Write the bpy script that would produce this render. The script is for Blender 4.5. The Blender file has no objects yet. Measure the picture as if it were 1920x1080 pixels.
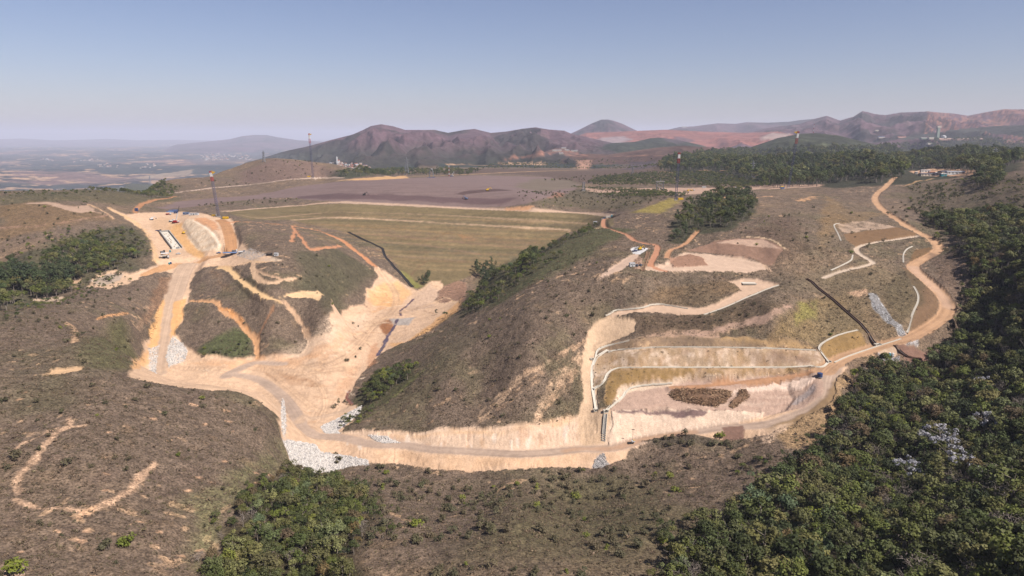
import bpy, math, random
import numpy as np
from math import radians, sin, cos, pi

# ------------------------------------------------------------------ camera, sky, sun, exposure
S = bpy.context.scene
COL = S.collection
CAMZ, FPX, PITCH = 200.0, 1280.0, radians(12.55)
cam_data = bpy.data.cameras.new("camera")
cam_data.sensor_width, cam_data.lens = 36.0, 24.0
cam_data.clip_start, cam_data.clip_end = 1.0, 250000.0
cam = bpy.data.objects.new("camera", cam_data)
COL.objects.link(cam)
cam.location = (0, 0, CAMZ)
cam.rotation_euler = (pi / 2 - PITCH, 0, 0)
S.camera = cam

SUN_EL, SUN_AZ = radians(49), radians(126)        # azimuth clockwise from +Y (away from the camera)
sun_dir = (sin(SUN_AZ) * cos(SUN_EL), cos(SUN_AZ) * cos(SUN_EL), sin(SUN_EL))
world = bpy.data.worlds.new("World")
S.world = world
world.use_nodes = True
wn = world.node_tree
sky = wn.nodes.new("ShaderNodeTexSky")
sky.sky_type = 'NISHITA'
sky.sun_disc = False
sky.sun_elevation = SUN_EL
sky.sun_rotation = SUN_AZ
sky.altitude = 900
sky.air_density = 1.0
sky.dust_density = 1.6
sky.ozone_density = 2.5
bg = wn.nodes["Background"]
bg.inputs["Strength"].default_value = 0.05
tint = wn.nodes.new("ShaderNodeMix")
tint.data_type, tint.blend_type = 'RGBA', 'MULTIPLY'
tint.inputs[0].default_value = 1.0
tint.inputs[7].default_value = (1.06, .93, 1.0, 1)
wn.links.new(sky.outputs[0], tint.inputs[6])
wn.links.new(tint.outputs[2], bg.inputs[0])

sl = bpy.data.lights.new("sun", 'SUN')
sl.energy, sl.angle, sl.color = 4.4, radians(0.53), (1.0, 0.92, 0.855)
sun = bpy.data.objects.new("sun", sl)
COL.objects.link(sun)
from mathutils import Vector, Matrix
sun.rotation_euler = Vector(sun_dir).to_track_quat('Z', 'Y').to_euler()

S.render.engine = 'CYCLES'
S.view_settings.view_transform = 'Standard'
S.view_settings.look = 'None'
S.view_settings.exposure = 1.0
S.view_settings.gamma = 1.0
S.cycles.max_bounces = 4
S.cycles.diffuse_bounces = 2
S.cycles.glossy_bounces = 1
S.cycles.transmission_bounces = 2
S.cycles.volume_bounces = 0
S.cycles.transparent_max_bounces = 6
S.cycles.use_denoising = True
S.cycles.sample_clamp_indirect = 3.0
HAZE_DENSITY = 4.4e-5

rng = np.random.default_rng(7)
random.seed(7)
ALB = 2.0


def alb(c):
    """sRGB colour of a sunlit surface -> linear base colour."""
    c = np.asarray(c, float) / 255.0
    return np.where(c <= 0.04045, c / 12.92, ((c + 0.055) / 1.055) ** 2.4) / ALB


# ------------------------------------------------------------------ noise
def _hash(ix, iy, seed):
    h = (ix.astype(np.int64) * 374761393 + iy.astype(np.int64) * 668265263 + seed * 1446647) & 0xFFFFFFFF
    h = ((h ^ (h >> 13)) * 1274126177) & 0xFFFFFFFF
    return ((h ^ (h >> 16)) & 0xFFFFFF) / float(0xFFFFFF)


def vnoise(x, y, seed=0):
    ix, iy = np.floor(x), np.floor(y)
    fx, fy = x - ix, y - iy
    fx = fx * fx * (3 - 2 * fx)
    fy = fy * fy * (3 - 2 * fy)
    a, b = _hash(ix, iy, seed), _hash(ix + 1, iy, seed)
    c, d = _hash(ix, iy + 1, seed), _hash(ix + 1, iy + 1, seed)
    return (a + (b - a) * fx) * (1 - fy) + (c + (d - c) * fx) * fy


def fbm(x, y, octaves=3, seed=0):
    """-1 .. 1"""
    s, amp, tot = 0, 1.0, 0
    for o in range(octaves):
        s = s + amp * (vnoise(x * 2 ** o + 17.3 * o, y * 2 ** o - 9.1 * o, seed + o) * 2 - 1)
        tot += amp
        amp *= 0.5
    return s / tot


def sstep(a, b, x):
    t = np.clip((x - a) / (b - a), 0, 1)
    return t * t * (3 - 2 * t)


# ------------------------------------------------------------------ where a line of sight meets the land
def ray(px, py):
    u, v = (np.asarray(px, float) - 960) / FPX, (np.asarray(py, float) - 540) / FPX
    x = u
    y = cos(PITCH) - v * sin(PITCH)
    z = -sin(PITCH) - v * cos(PITCH)
    return x, y, z


def az_tan(px, py):
    x, y, z = ray(px, py)
    return np.arctan2(x, y), z / np.hypot(x, y)


# ------------------------------------------------------------------ survey points: (x, y in the survey photo, metres below the camera)
SURVEY = """0,1080,118 200,1080,125 400,1080,140 560,1080,152 700,1080,150 960,1080,142 1200,1080,146 1400,1080,152 1600,1080,146 1800,1080,134 1920,1080,126
0,1300,112 500,1300,135 960,1300,132 1500,1300,138 1920,1300,115 -250,1080,112 -250,700,108 -250,450,112 -200,362,80 2150,1080,116 2150,700,108 2150,400,58
0,900,120 150,900,124 300,900,134 450,900,148 560,920,170 700,950,168 960,950,164 1200,950,165 1350,950,167 1500,950,165 1700,950,154 1900,950,138
0,780,118 150,780,120 300,780,132 420,800,145 500,800,157 530,850,172
250,705,128 400,722,142 500,745,157 0,700,114 120,700,118 100,640,120 0,640,116 200,640,132 230,660,131
0,580,122 120,590,130 220,600,146 260,570,149 60,540,138 150,520,136 240,500,130 0,500,128 150,450,115 0,440,108 260,440,116
100,400,92 200,400,98 0,380,84 120,370,82 0,358,78 200,357,86 330,360,100 300,345,96
290,690,182 300,640,174 310,600,164 325,560,153 345,510,141 320,490,133 380,490,132 300,450,121 340,450,123 365,460,124.5 351,409,105 368,414,106 384,421,107.5 398,433,111 410,445,114.5 414,456,119.5 420,470,127 335,434,117.5 357,453,123.5 378,472,129 388,411,105.5 405,425,109 421,441,113.5 431,440,113 432,460,121 345,425,114
280,400,104 330,400,106 410,405,104 450,405,106 300,380,104 400,375,106 430,395,105 600,385,105 800,385,105 1000,392,105 1140,402,104
450,430,108 520,430,112 600,450,122 560,500,130 450,500,132 650,500,145 700,520,165 620,560,152 500,570,150 400,560,152 400,620,168 480,640,178 560,630,176 630,590,172 700,505,158
740,590,181 700,640,186 660,700,190 645,750,192 600,720,188 540,690,187 450,690,186 380,690,184 560,780,187 600,820,186 700,830,185 800,845,184 900,850,183 1000,850,182 1130,835,179.5 1300,802,172
300,720,183 400,740,184 460,760,184 250,730,182 900,885,188 760,872,189 1100,886,188 620,880,190 1230,838,180 1360,835,175 1480,832,168
700,808,183.5 800,805,179 900,800,175.5 1000,795,173 1080,770,169 750,740,178 900,740,167 1030,740,162 720,690,182 850,680,158 1000,680,146 1080,660,144
800,630,172 900,620,146 1050,600,130 880,570,160 950,550,132 1080,540,118 920,520,142 1000,500,118 1100,490,108 1020,470,122 1060,440,112 1130,440,100 1140,410,101 1190,430,97 1180,480,103 1200,540,116
1150,590,131 1110,640,143 1105,700,155 1110,760,167 1130,780,169 1200,755,165.3 1300,745,164.6 1400,740,163.8 1500,740,160.5 1540,740,157
1200,815,177 1300,768,166 1200,769,166.3 1400,768,165 1150,769,166.5 1450,780,165.5 1400,790,168
1200,690,150 1300,690,151 1450,688,151.5 1540,690,149.5 1150,660,146 1300,655,142 1450,652,142 1530,655,144 1200,625,136 1350,625,134 1450,620,131 1550,610,134 1620,625,138
1300,715,158.5 1200,718,158.5 1440,708,157 1250,580,128 1350,570,124.5 1420,540,118 1420,550,120 1250,530,117 1350,520,113 1250,505,108.5 1330,490,106 1420,490,105 1260,470,102 1350,452,96 1340,472,103 1430,482,104 1450,460,96
1200,470,101 1150,510,108 1520,500,107 1560,530,115 1600,480,103 1650,490,106 1620,440,96 1680,450,97.5 1550,420,90 1450,400,85 1350,400,86 1270,375,84 1400,365,80 1520,370,80 1600,390,83 1480,352,79
1660,590,129 1700,600,131 1620,560,121 1730,560,123 1550,720,153.5 1560,690,150 1650,652,145 1780,590,132 1720,510,112 1770,465,100 1700,418,89 1640,370,80 1680,335,68 1600,800,163
1850,590,134 1900,560,115 1850,500,103 1920,450,88 1850,420,88 1760,400,87 1800,360,72 1900,360,62 1900,320,48 1740,330,66 1850,310,55
1750,660,147 1700,720,156 1850,700,142 1900,800,142 1700,820,160 1580,790,164 1620,870,166 1800,900,147
1150,360,103 1250,350,103 1400,345,92 1550,330,80 1650,305,58 1500,305,72 1350,305,92 1250,305,101 1100,320,106 900,315,110 700,330,106 600,340,105 380,334,92 420,320,80 460,308,69 500,300,60 560,300,60 610,310,72 640,319,80 450,330,88 480,345,98 580,330,90 1050,370,105 950,350,106 1830,290,48 1750,293,52"""
HIDDEN = """-100,1500,145 100,1500,140 250,1600,170 -100,2000,320 150,2000,300 350,2000,230 -100,2600,410 150,2600,400 350,2600,360 450,2600,300 550,2200,150 520,2000,100 600,2600,200 700,2600,140 800,2600,118 1000,2600,116 1200,2600,112 1350,2600,110 1500,2300,100 1650,1800,75 1600,2600,110 1800,2600,90 1800,1800,70 1950,2600,80 1950,1500,40
1000,900,150 1080,880,140 920,800,178 60,800,118 400,500,178 -300,1500,150 -300,2600,430 2200,2600,70 2200,1500,40"""

NA, NN, NFAR = 1720, 1080, 520
AZ0, AZ1 = radians(-57), radians(57)
RA, RB, RC = 70.0, 2600.0, 75000.0
AZ = np.linspace(AZ0, AZ1, NA)
RR = np.concatenate([np.geomspace(RA, RB, NN), np.geomspace(RB, RC, NFAR + 1)[1:]])
NR = len(RR)


def dam_points():
    out = []
    for px, py in [(650, 440), (715, 470), (560, 420), (500, 405), (775, 535), (800, 500), (900, 490), (900, 440), (1000, 430), (800, 430), (750, 480), (830, 535), (1000, 460), (660, 405)]:
        t = -az_tan(px, py)[1]
        out.append((px, py, t * (1052 + 3.33 * 105) / (1 + 3.33 * t)))
    return out


def q_of(az, r):
    return np.stack([az, 0.42 * np.log(r)], -1)


pts = [tuple(map(float, p.split(","))) for p in SURVEY.split()] + dam_points()
az_c, r_c, z_c = [], [], []
for px, py, d in pts:
    a, t = az_tan(px, py)
    az_c.append(a), r_c.append(d / -t), z_c.append(-d)
for p in HIDDEN.split():
    px, r, d = map(float, p.split(","))
    az_c.append(az_tan(px, 540)[0]), r_c.append(r), z_c.append(-d)
Q = q_of(np.array(az_c), np.array(r_c))
ZC = np.array(z_c)


def tps(d2):
    return 0.5 * d2 * np.log(d2 + 1e-12)


n = len(Q)
K = tps(((Q[:, None] - Q[None]) ** 2).sum(-1)) + np.eye(n) * 2e-5
Pm = np.hstack([np.ones((n, 1)), Q])
A = np.block([[K, Pm], [Pm.T, np.zeros((3, 3))]])
W = np.linalg.solve(A, np.concatenate([ZC, np.zeros(3)]))


def tps_eval(az, r):
    q = q_of(az, r).reshape(-1, 2)
    out = np.empty(len(q))
    for i in range(0, len(q), 20000):
        b = q[i:i + 20000]
        out[i:i + 20000] = tps(((b[:, None] - Q[None]) ** 2).sum(-1)) @ W[:n] + W[n] + b @ W[n + 1:]
    return out.reshape(az.shape)


def upsample(Acoarse, xq, axis):
    """cubic resampling along an axis, xq in coarse index units"""
    Acoarse = np.moveaxis(Acoarse, axis, 0)
    m = len(Acoarse)
    i = np.clip(np.floor(xq).astype(int), 0, m - 2)
    t = (xq - i).reshape((-1,) + (1,) * (Acoarse.ndim - 1))
    p0, p1, p2, p3 = Acoarse[np.clip(i - 1, 0, m - 1)], Acoarse[i], Acoarse[i + 1], Acoarse[np.clip(i + 2, 0, m - 1)]
    out = p1 + 0.5 * t * (p2 - p0 + t * (2 * p0 - 5 * p1 + 4 * p2 - p3 + t * (3 * (p1 - p2) + p3 - p0)))
    return np.moveaxis(out, 0, axis)


ca = np.linspace(AZ0, AZ1, NA // 5)
cr = np.geomspace(RA, RB, NN // 5)
Hn = tps_eval(*np.meshgrid(ca, cr))
Hn = upsample(Hn, np.linspace(0, len(cr) - 1, NN), 0)
Hn = upsample(Hn, np.linspace(0, len(ca) - 1, NA), 1)

AZG, RG = np.meshgrid(AZ, RR)
X, Y = RG * np.sin(AZG), RG * np.cos(AZG)
H = np.empty((NR, NA))
H[:NN] = Hn
az_px = lambda px: az_tan(px, 300)[0]
plain = np.interp(AZ, [az_px(480), az_px(620), az_px(740), az_px(1150), az_px(1500), az_px(1900)], [-430, -330, -205, -160, -140, -130])
rf = RR[NN:, None]
bl = sstep(RB, 4600, rf)
far = Hn[-1][None] * (1 - bl) + plain[None] * bl
leftness = sstep(az_px(640), az_px(450), AZ)[None]
far = far + (fbm(X[NN:] / 1900, Y[NN:] / 1900, 4, 5) * 62 * leftness + fbm(X[NN:] / 900, Y[NN:] / 900, 3, 9) * 16) * sstep(2700, 5000, rf)
# ridges: (distance, front width, back width, spurs, skyline)
RIDGES = [
    (45000, 9000, 8000, .2, "-200,262 0,261 40,259.5 100,263 150,262 200,260.5 260,263 330,262 420,264 520,265"),
    (25000, 5000, 5000, .3, "300,275 340,270 380,266 430,261 455,255 475,253 500,253 520,257 560,263 640,268 700,272"),
    (13000, 2600, 2500, .4, "1180,256 1240,246 1275,238 1300,237 1345,231 1380,232 1400,229 1440,230 1480,228 1500,225 1535,222 1560,226 1700,232 1800,240"),
    (9800, 1500, 1500, .5, "1040,262 1062,254 1085,243.5 1110,231 1128,224 1140,224 1150,226 1165,231 1190,243 1215,254 1240,262"),
    (9000, 3000, 2500, .7, "1340,262 1400,250 1440,240 1500,232 1530,222 1550,217 1575,226 1600,219 1617,208 1640,214 1660,216 1690,211 1740,209 1790,213 1815,217 1850,210 1880,205 1920,205 2000,206 2150,214"),
    (7600, 1500, 1200, .25, "1060,262 1085,254 1100,249 1150,247 1200,245 1250,243 1330,247 1400,249 1470,246 1500,246 1530,254 1560,266"),
    (6300, 900, 900, .5, "1560,275 1650,262 1740,250 1800,242 1870,236 1930,234 2100,236"),
    (5600, 1900, 1500, .8, "430,312 470,302 500,293 540,282 580,273 620,262 660,252 680,244 695,236 715,233 740,237 760,243 790,243 815,243 840,249 870,243 890,241 920,249 950,246 980,241 1005,238.5 1030,243 1058,245 1070,250 1110,259 1150,268 1200,273 1260,280 1350,292"),
    (4900, 800, 700, .5, "1060,285 1110,274 1150,268 1190,266 1220,259 1240,258 1275,263 1310,271 1350,282"),
    (3900, 500, 500, .0, "975,302 1000,293 1020,285 1040,278 1060,279 1085,288 1110,299"),
    (3700, 900, 800, .5, "1360,292 1400,278 1430,268 1460,258 1500,250 1530,249 1570,253 1610,263 1660,275 1710,288"),
    (3300, 600, 600, .4, "1030,304 1060,294 1100,288 1140,290 1180,284 1230,277 1280,273 1330,276 1380,287 1420,298"),
]
ridge_id = np.full(far.shape, -1)
for k, (r0, wf, wb, spur, line) in enumerate(RIDGES):
    p = np.array([tuple(map(float, s.split(","))) for s in line.split()])
    a, t = az_tan(p[:, 0], p[:, 1])
    top = np.interp(AZ, a, t * r0, left=-9e3, right=-9e3)[None]
    wide = r0 / 5600.0
    s1 = np.abs(fbm(X[NN:] / (480 * wide), Y[NN:] / (1500 * wide), 4, 40 + k))
    front = (r0 - rf) / (wf * (1.0 + spur * (0.9 - 2.6 * s1)).clip(.25, 3))
    back = (rf - r0) / wb
    s = np.where(rf < r0, front, back).clip(0, 1)
    shape = (1 - s) ** 1.25 * (1 + .25 * s)
    taper = sstep(a[0], a[0] + .02, AZ) * sstep(a[-1], a[-1] - .02, AZ)
    relief = np.maximum(top - far, 0) * taper[None]
    rug = (1 - np.abs(fbm(X[NN:] / (270 * wide), Y[NN:] / (650 * wide), 5, 140 + k))) ** 3 - .35
    cand = far + relief * (shape + spur * .95 * rug * (shape * (1 - shape)) * 2)
    ridge_id = np.where((cand > far + 8), k, ridge_id)
    far = np.maximum(far, cand)
H[NN:] = far
H0 = H.copy()
LR = np.log(RR)


def hits(px, py, y0=0.0):
    """world x, y where the sight lines first meet the land beyond y0 metres"""
    px, py = np.atleast_1d(np.asarray(px, float)), np.atleast_1d(np.asarray(py, float))
    a, t = az_tan(px, py)
    c = np.clip((a - AZ0) / (AZ1 - AZ0) * (NA - 1), 0, NA - 1.001)
    i = c.astype(int)
    w = (c - i)[None]
    h = H0[:, i] * (1 - w) + H0[:, i + 1] * w
    below = (RR[:, None] * t[None] <= h) & (RR[:, None] >= y0)
    below[-1] = True
    k = np.maximum(below.argmax(0), 1)
    j = np.arange(len(a))
    d0 = RR[k - 1] * t - h[k - 1, j]
    d1 = RR[k] * t - h[k, j]
    f = np.where(d0 > 0, d0 / np.maximum(d0 - d1, 1e-9), 1).clip(0, 1)
    r = RR[k - 1] + (RR[k] - RR[k - 1]) * f
    return np.stack([r * np.sin(a), r * np.cos(a)], -1)


def height(x, y, grid=None):
    g = H if grid is None else grid
    x, y = np.asarray(x, float), np.asarray(y, float)
    c = np.clip((np.arctan2(x, y) - AZ0) / (AZ1 - AZ0) * (NA - 1), 0, NA - 1.001)
    rr = np.interp(np.log(np.maximum(np.hypot(x, y), RA)), LR, np.arange(NR)).clip(0, NR - 1.001)
    i, j = c.astype(int), rr.astype(int)
    u, v = c - i, rr - j
    return CAMZ + (g[j, i] * (1 - u) + g[j, i + 1] * u) * (1 - v) + (g[j + 1, i] * (1 - u) + g[j + 1, i + 1] * u) * v


def parse(s):
    return [tuple(map(float, p.split(","))) for p in s.split()]


def densify(p, step=14, closed=False, smooth=False):
    p = np.array(p, float)
    q = np.vstack([p, p[:1]]) if closed else p
    if smooth and len(q) > 2:
        out = []
        e = np.vstack([2 * q[0] - q[1], q, 2 * q[-1] - q[-2]]) if not closed else np.vstack([p[-1:], q, p[1:2]])
        for i in range(len(q) - 1):
            for t in np.linspace(0, 1, 5)[:-1]:
                a, b, c, d = e[i], e[i + 1], e[i + 2], e[i + 3]
                out.append(b + .5 * t * (c - a + t * (2 * a - 5 * b + 4 * c - d + t * (3 * (b - c) + d - a))))
        out.append(q[-1])
        q = np.array(out)
    out = []
    for a, b in zip(q[:-1], q[1:]):
        k = max(1, int(np.hypot(*(b - a)[:2]) / step))
        out += [a + (b - a) * i / k for i in range(k)]
    if not closed:
        out.append(q[-1])
    return np.array(out)


def poly_xy(s, y0=0, smooth=False):
    p = densify(parse(s) if isinstance(s, str) else s, 14, True, smooth)
    return hits(p[:, 0], p[:, 1], y0)


def line_xy(s, y0=0, smooth=True, step=10):
    p = densify(parse(s) if isinstance(s, str) else s, step, False, smooth)
    return hits(p[:, 0], p[:, 1], y0)


def seg_dist(x, y, poly, closed):
    """distance to the line, and the (fractional) index of the nearest point on it"""
    best = np.full(x.shape, 1e18)
    where = np.zeros(x.shape)
    m = len(poly)
    for i in range(m if closed else m - 1):
        a, b = poly[i], poly[(i + 1) % m]
        dx, dy = b - a
        L = dx * dx + dy * dy + 1e-12
        t = np.clip(((x - a[0]) * dx + (y - a[1]) * dy) / L, 0, 1)
        d = (x - a[0] - t * dx) ** 2 + (y - a[1] - t * dy) ** 2
        m_ = d < best
        best = np.where(m_, d, best)
        where = np.where(m_, i + t, where)
    return np.sqrt(best), where


def inside(x, y, poly):
    c = np.zeros(x.shape, bool)
    m = len(poly)
    for i in range(m):
        a, b = poly[i], poly[(i + 1) % m]
        if a[1] == b[1]:
            continue
        c ^= ((a[1] > y) != (b[1] > y)) & (x < (b[0] - a[0]) * (y - a[1]) / (b[1] - a[1]) + a[0])
    return c


def block(poly, pad):
    """slices of the grid that hold the polygon"""
    a, l = np.arctan2(poly[:, 0], poly[:, 1]), np.hypot(poly[:, 0], poly[:, 1])
    rmin, rmax = max(l.min() - pad, RA), l.max() + pad
    j0, j1 = np.searchsorted(RR, rmin), np.searchsorted(RR, rmax)
    da = pad / rmin
    i0, i1 = np.searchsorted(AZ, a.min() - da), np.searchsorted(AZ, a.max() + da)
    return slice(max(j0 - 1, 0), min(j1 + 1, NR)), slice(max(i0 - 1, 0), min(i1 + 1, NA))


def flat(s, shoulder=3.0, y0=0, tilt=1.0):
    """level a working platform: a plane through the ground inside the outline, with crisp edges"""
    global H
    poly = poly_xy(s, y0)
    sl = block(poly, shoulder * 2)
    x, y = X[sl], Y[sl]
    ins = inside(x, y, poly)
    if ins.sum() < 6:
        return
    M = np.stack([x[ins], y[ins], np.ones(ins.sum())], 1)
    c = np.linalg.lstsq(M, H[sl][ins], rcond=None)[0]
    plane = (c[0] * x + c[1] * y) * tilt + c[2] + (1 - tilt) * (c[0] * x[ins].mean() + c[1] * y[ins].mean())
    d, _ = seg_dist(x, y, poly, True)
    m = np.where(ins, 1, 1 - np.clip(d / shoulder, 0, 1))
    H[sl] = H[sl] + (plane - H[sl]) * m


def ledge(s, w, shoulder, y0=0, drop=0.0):
    line = line_xy(s, y0, True)
    sl = block(line, w / 2 + shoulder)
    d, t = seg_dist(X[sl], Y[sl], line, False)
    z = height(line[:, 0], line[:, 1], H0) - CAMZ
    k = min(11, len(z))
    zs = np.convolve(np.pad(z, k // 2, mode='edge'), np.ones(k) / k, 'same')[k // 2:k // 2 + len(z)]
    H[sl] += (np.interp(t, np.arange(len(zs)), zs) - drop - H[sl]) * (1 - np.clip((d - w / 2) / shoulder, 0, 1))


flat("1168,728 1230,716 1330,712 1440,712 1475,722 1485,745 1470,765 1430,778 1360,767 1260,766 1145,767 1158,750", 2.5)
flat("1137,592 1165,581 1227,571 1310,577 1347,567 1390,543 1395,522 1463,532 1413,550 1363,573 1323,588 1213,584", 2.5)
flat("1205,500 1245,494 1270,480 1330,475 1400,482 1440,500 1400,511 1300,507 1240,510", 2.5)
flat("1120,522 1183,470 1215,463 1200,474 1187,492 1140,516", 2.5)
flat("300,430 318,420 340,421 355,447 372,468 388,482 345,490 300,470", 4, tilt=.9)
flat("1600,466 1690,447 1720,443 1690,449 1630,462 1612,474 1637,493 1600,503", 2)
for _s, _w, _sh in [("1130,716 1145,697 1175,689 1280,689 1450,689 1532,688", 4.5, 3), ("1117,668 1145,659 1207,652 1280,651 1440,653 1532,657", 4, 3), ("1120,648 1150,636 1250,628 1350,630 1430,636", 3, 3),
                    ("1538,656 1545,640 1570,627 1608,619", 3, 2.5), ("1340,478 1400,487 1450,500", 3, 2.5), ("1557,690 1513,700 1447,708 1380,716 1313,722 1260,724", 5, 2), ("363,412 384,423 404,442 412,462", 3, 3)]:
    ledge(_s, _w, _sh)
H0 = H.copy()
# ------------------------------------------------------------------ what covers the land
HILL, EARTH, ROAD, DAM, TAIL, TERR, MINE, PLAIN, MTN, WATER = range(10)
ID = np.zeros((NR, NA), np.int8)
ID[NN:] = PLAIN
ID[NN:][ridge_id >= 0] = MTN
BASE = np.empty((NR, NA, 3), np.float32)
ROUGH = np.ones((NR, NA), np.float32)
VEG = np.ones((NR, NA), np.float32)


def mixc(a, c, m):
    return a + (np.asarray(c) - a) * m[..., None]


xn, yn = X[:NN], Y[:NN]
n1, n2, n3 = fbm(xn / 140, yn / 140, 4, 1), fbm(xn / 38, yn / 38, 4, 2), fbm(xn / 9, yn / 9, 3, 3)
b = mixc(np.zeros(xn.shape + (3,)) + alb((124, 107, 91)), alb((144, 122, 99)), sstep(-.15, .6, n1 + .4 * n2))
b = mixc(b, alb((112, 104, 78)), .6 * sstep(.1, .55, n2 - .3 * n1))
b = mixc(b, alb((112, 94, 82)), .5 * sstep(.05, .6, n3 + .3 * n2))
b = mixc(b, alb((142, 118, 92)), .5 * sstep(.3, .7, -n3 + .3 * n1))
b = mixc(b, alb((205, 170, 135)), .8 * sstep(.80, .9, vnoise(xn / 4.2, yn / 3.4, 77)) * sstep(.45, .75, vnoise(xn / 30, yn / 30, 78)))
BASE[:NN] = b
xf, yf = X[NN:], Y[NN:]
m1, m2, m3 = fbm(xf / 1500, yf / 1500, 4, 21), fbm(xf / 420, yf / 420, 4, 22), fbm(xf / 130, yf / 130, 3, 23)
b = mixc(np.zeros(xf.shape + (3,)) + alb((62, 70, 62)), alb((128, 102, 92)), sstep(.0, .32, m1 + .5 * m2))
b = mixc(b, alb((42, 50, 44)), sstep(.02, .22, m2 - .2 * m1))
b = mixc(b, alb((206, 168, 132)), .9 * sstep(.22, .42, m2 * .7 + m3 * .7 + m1 * .3))
b = mixc(b, alb((140, 92, 76)), .4 * sstep(.38, .55, -m2 * .6 + m3 * .5))
mt = (ridge_id >= 0)[..., None]
bm = mixc(np.zeros(xf.shape + (3,)) + alb((108, 84, 90)), alb((136, 106, 106)), sstep(0, .5, m3 + m2))
bm = mixc(bm, alb((66, 60, 58)), sstep(-.05, .35, m2 + .5 * m3))
for k, col in [(11, (98, 76, 66)), (10, (64, 68, 50)), (8, (62, 66, 54)), (6, (66, 66, 58)), (5, (140, 88, 78)), (9, (130, 100, 88))]:
    w = (ridge_id == k)[..., None]
    bm = np.where(w, mixc(np.zeros(xf.shape + (3,)) + alb(col), alb(np.array(col) * 1.22), sstep(-.1, .5, m3)), bm)
# benches of the open pit follow the height; woods on the lower slopes of the long mountain
bench = np.sin(H[NN:] / 15.0 * 2 * pi)
bm = np.where((ridge_id == 5)[..., None], mixc(bm, alb((196, 146, 124)), .5 * sstep(.2, .8, bench)), bm)
low = sstep(-20, -130, H[NN:] + 50 * m2) * (ridge_id == 7)
bm = mixc(bm, alb((58, 64, 54)), .85 * low)
mine_r = (ridge_id == 4) & (np.degrees(AZG[NN:]) > 30.5)
bm = mixc(bm, alb((170, 120, 100)), .7 * mine_r * sstep(.1, .6, bench * .5 + m3 + .2))
BASE[NN:] = np.where(mt, bm, b)
ID[NN:][ridge_id == 5] = MINE
VEG[NN:] = 0
ROUGH[NN:] = 0
EXTRA = {}


def paint(mask, sl, col, gid, rough, veg, a):
    m = (mask * a).astype(np.float32)
    if col is not None:
        if col[2] < 92 and max(col) - min(col) > 36 and col[1] > .82 * col[0]:      # dry grass: keep it muted
            col = (col[0], col[1] - 2, col[2] + 16)
        BASE[sl] = BASE[sl] + (alb(col).astype(np.float32) - BASE[sl]) * m[..., None]
    if gid is not None:
        ID[sl] = np.where(mask > .5, gid, ID[sl])
    if rough is not None:
        ROUGH[sl] += (rough - ROUGH[sl]) * m
    if veg is not None:
        VEG[sl] += (veg - VEG[sl]) * m


def P(s, col, gid=None, soft=.8, jit=2.0, y0=0, a=1.0, rough=None, veg=None, patchy=0, smooth=False, streak=0, ps=(7, 63)):
    poly = poly_xy(s, y0, smooth)
    sl = block(poly, soft + jit * 2)
    x, y = X[sl], Y[sl]
    if x.size == 0:
        return
    if jit:
        jx, jy = fbm(x / (jit * 3), y / (jit * 3), 3, 61), fbm(x / (jit * 3), y / (jit * 3), 3, 62)
        x, y = x + jx * jit, y + jy * jit
    d, _ = seg_dist(x, y, poly, True)
    sd = np.where(inside(x, y, poly), d, -d)
    m = sstep(-soft, soft, sd)
    if patchy:
        m = m * sstep(-patchy, patchy, fbm(x / ps[0], y / ps[0], 4, ps[1]) + .15)
    if gid is not None and gid != HILL and veg is None:
        veg = 0
    if gid is not None and rough is None:
        rough = {HILL: 1, EARTH: .35, ROAD: .06, DAM: .12, TAIL: .05, TERR: .3, MINE: 0, PLAIN: 0, MTN: 0, WATER: 0}[gid]
    paint(m, sl, col, gid, rough, veg, a)
    if streak:                                # rain rills down a bank
        x, y = X[sl], Y[sl]
        k = fbm(x / 2.2, y / 9, 3, 64) * .6 + fbm(x / 5, y / 14, 2, 65) * .5
        BASE[sl] *= (1 + streak * k * m)[..., None].astype(np.float32)
        H[sl] += k * m * .35


def L(s, w, col, gid=None, soft=.6, jit=.8, y0=0, a=1.0, rough=None, veg=None, carve=0, tracks=0, w2=None, patchy=0, smooth=True):
    line = line_xy(s, y0, smooth)
    keep = np.hypot(line[:, 0], line[:, 1]) < RC * .9
    line = line[keep]
    w2 = w if w2 is None else w2
    hw = max(w, w2) / 2
    sl = block(line, hw + soft + jit * 2 + carve)
    x0, y0_ = X[sl], Y[sl]
    d0, t = seg_dist(x0, y0_, line, False)
    half = (w + (w2 - w) * t / max(len(line) - 1, 1)) / 2
    d = d0 + (fbm(x0 / (jit * 3), y0_ / (jit * 3), 3, 66) * jit if jit else 0)
    m = sstep(half + soft, half - soft, d)
    if patchy:
        m = m * sstep(-patchy, patchy, fbm(x0 / 4, y0_ / 4, 3, 67) + .1)
    if carve:
        z = height(line[:, 0], line[:, 1], H0) - CAMZ
        k = min(9, len(z))
        zs = np.convolve(np.pad(z, k // 2, mode='edge'), np.ones(k) / k, 'same')[k // 2:k // 2 + len(z)]
        zt = np.interp(t, np.arange(len(zs)), zs)
        cm = 1 - sstep(half * .95, half + carve, d0)
        H[sl] = H[sl] + (zt - H[sl]) * cm
    if gid is not None and gid != HILL and veg is None:
        veg = 0
    if gid is not None and rough is None:
        rough = {EARTH: .3, ROAD: .06}.get(gid, .3)
    paint(m, sl, col, gid, rough, veg, a)
    if tracks:
        k = (vnoise(d0 * 1.1 + 40, t * .02, 68) - .5) + .6 * (vnoise(d0 * 2.7 + 90, t * .05, 69) - .5) + .5 * fbm(x0 / 15, y0_ / 15, 2, 70)
        BASE[sl] *= (1 + tracks * k * m)[..., None].astype(np.float32)


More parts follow.
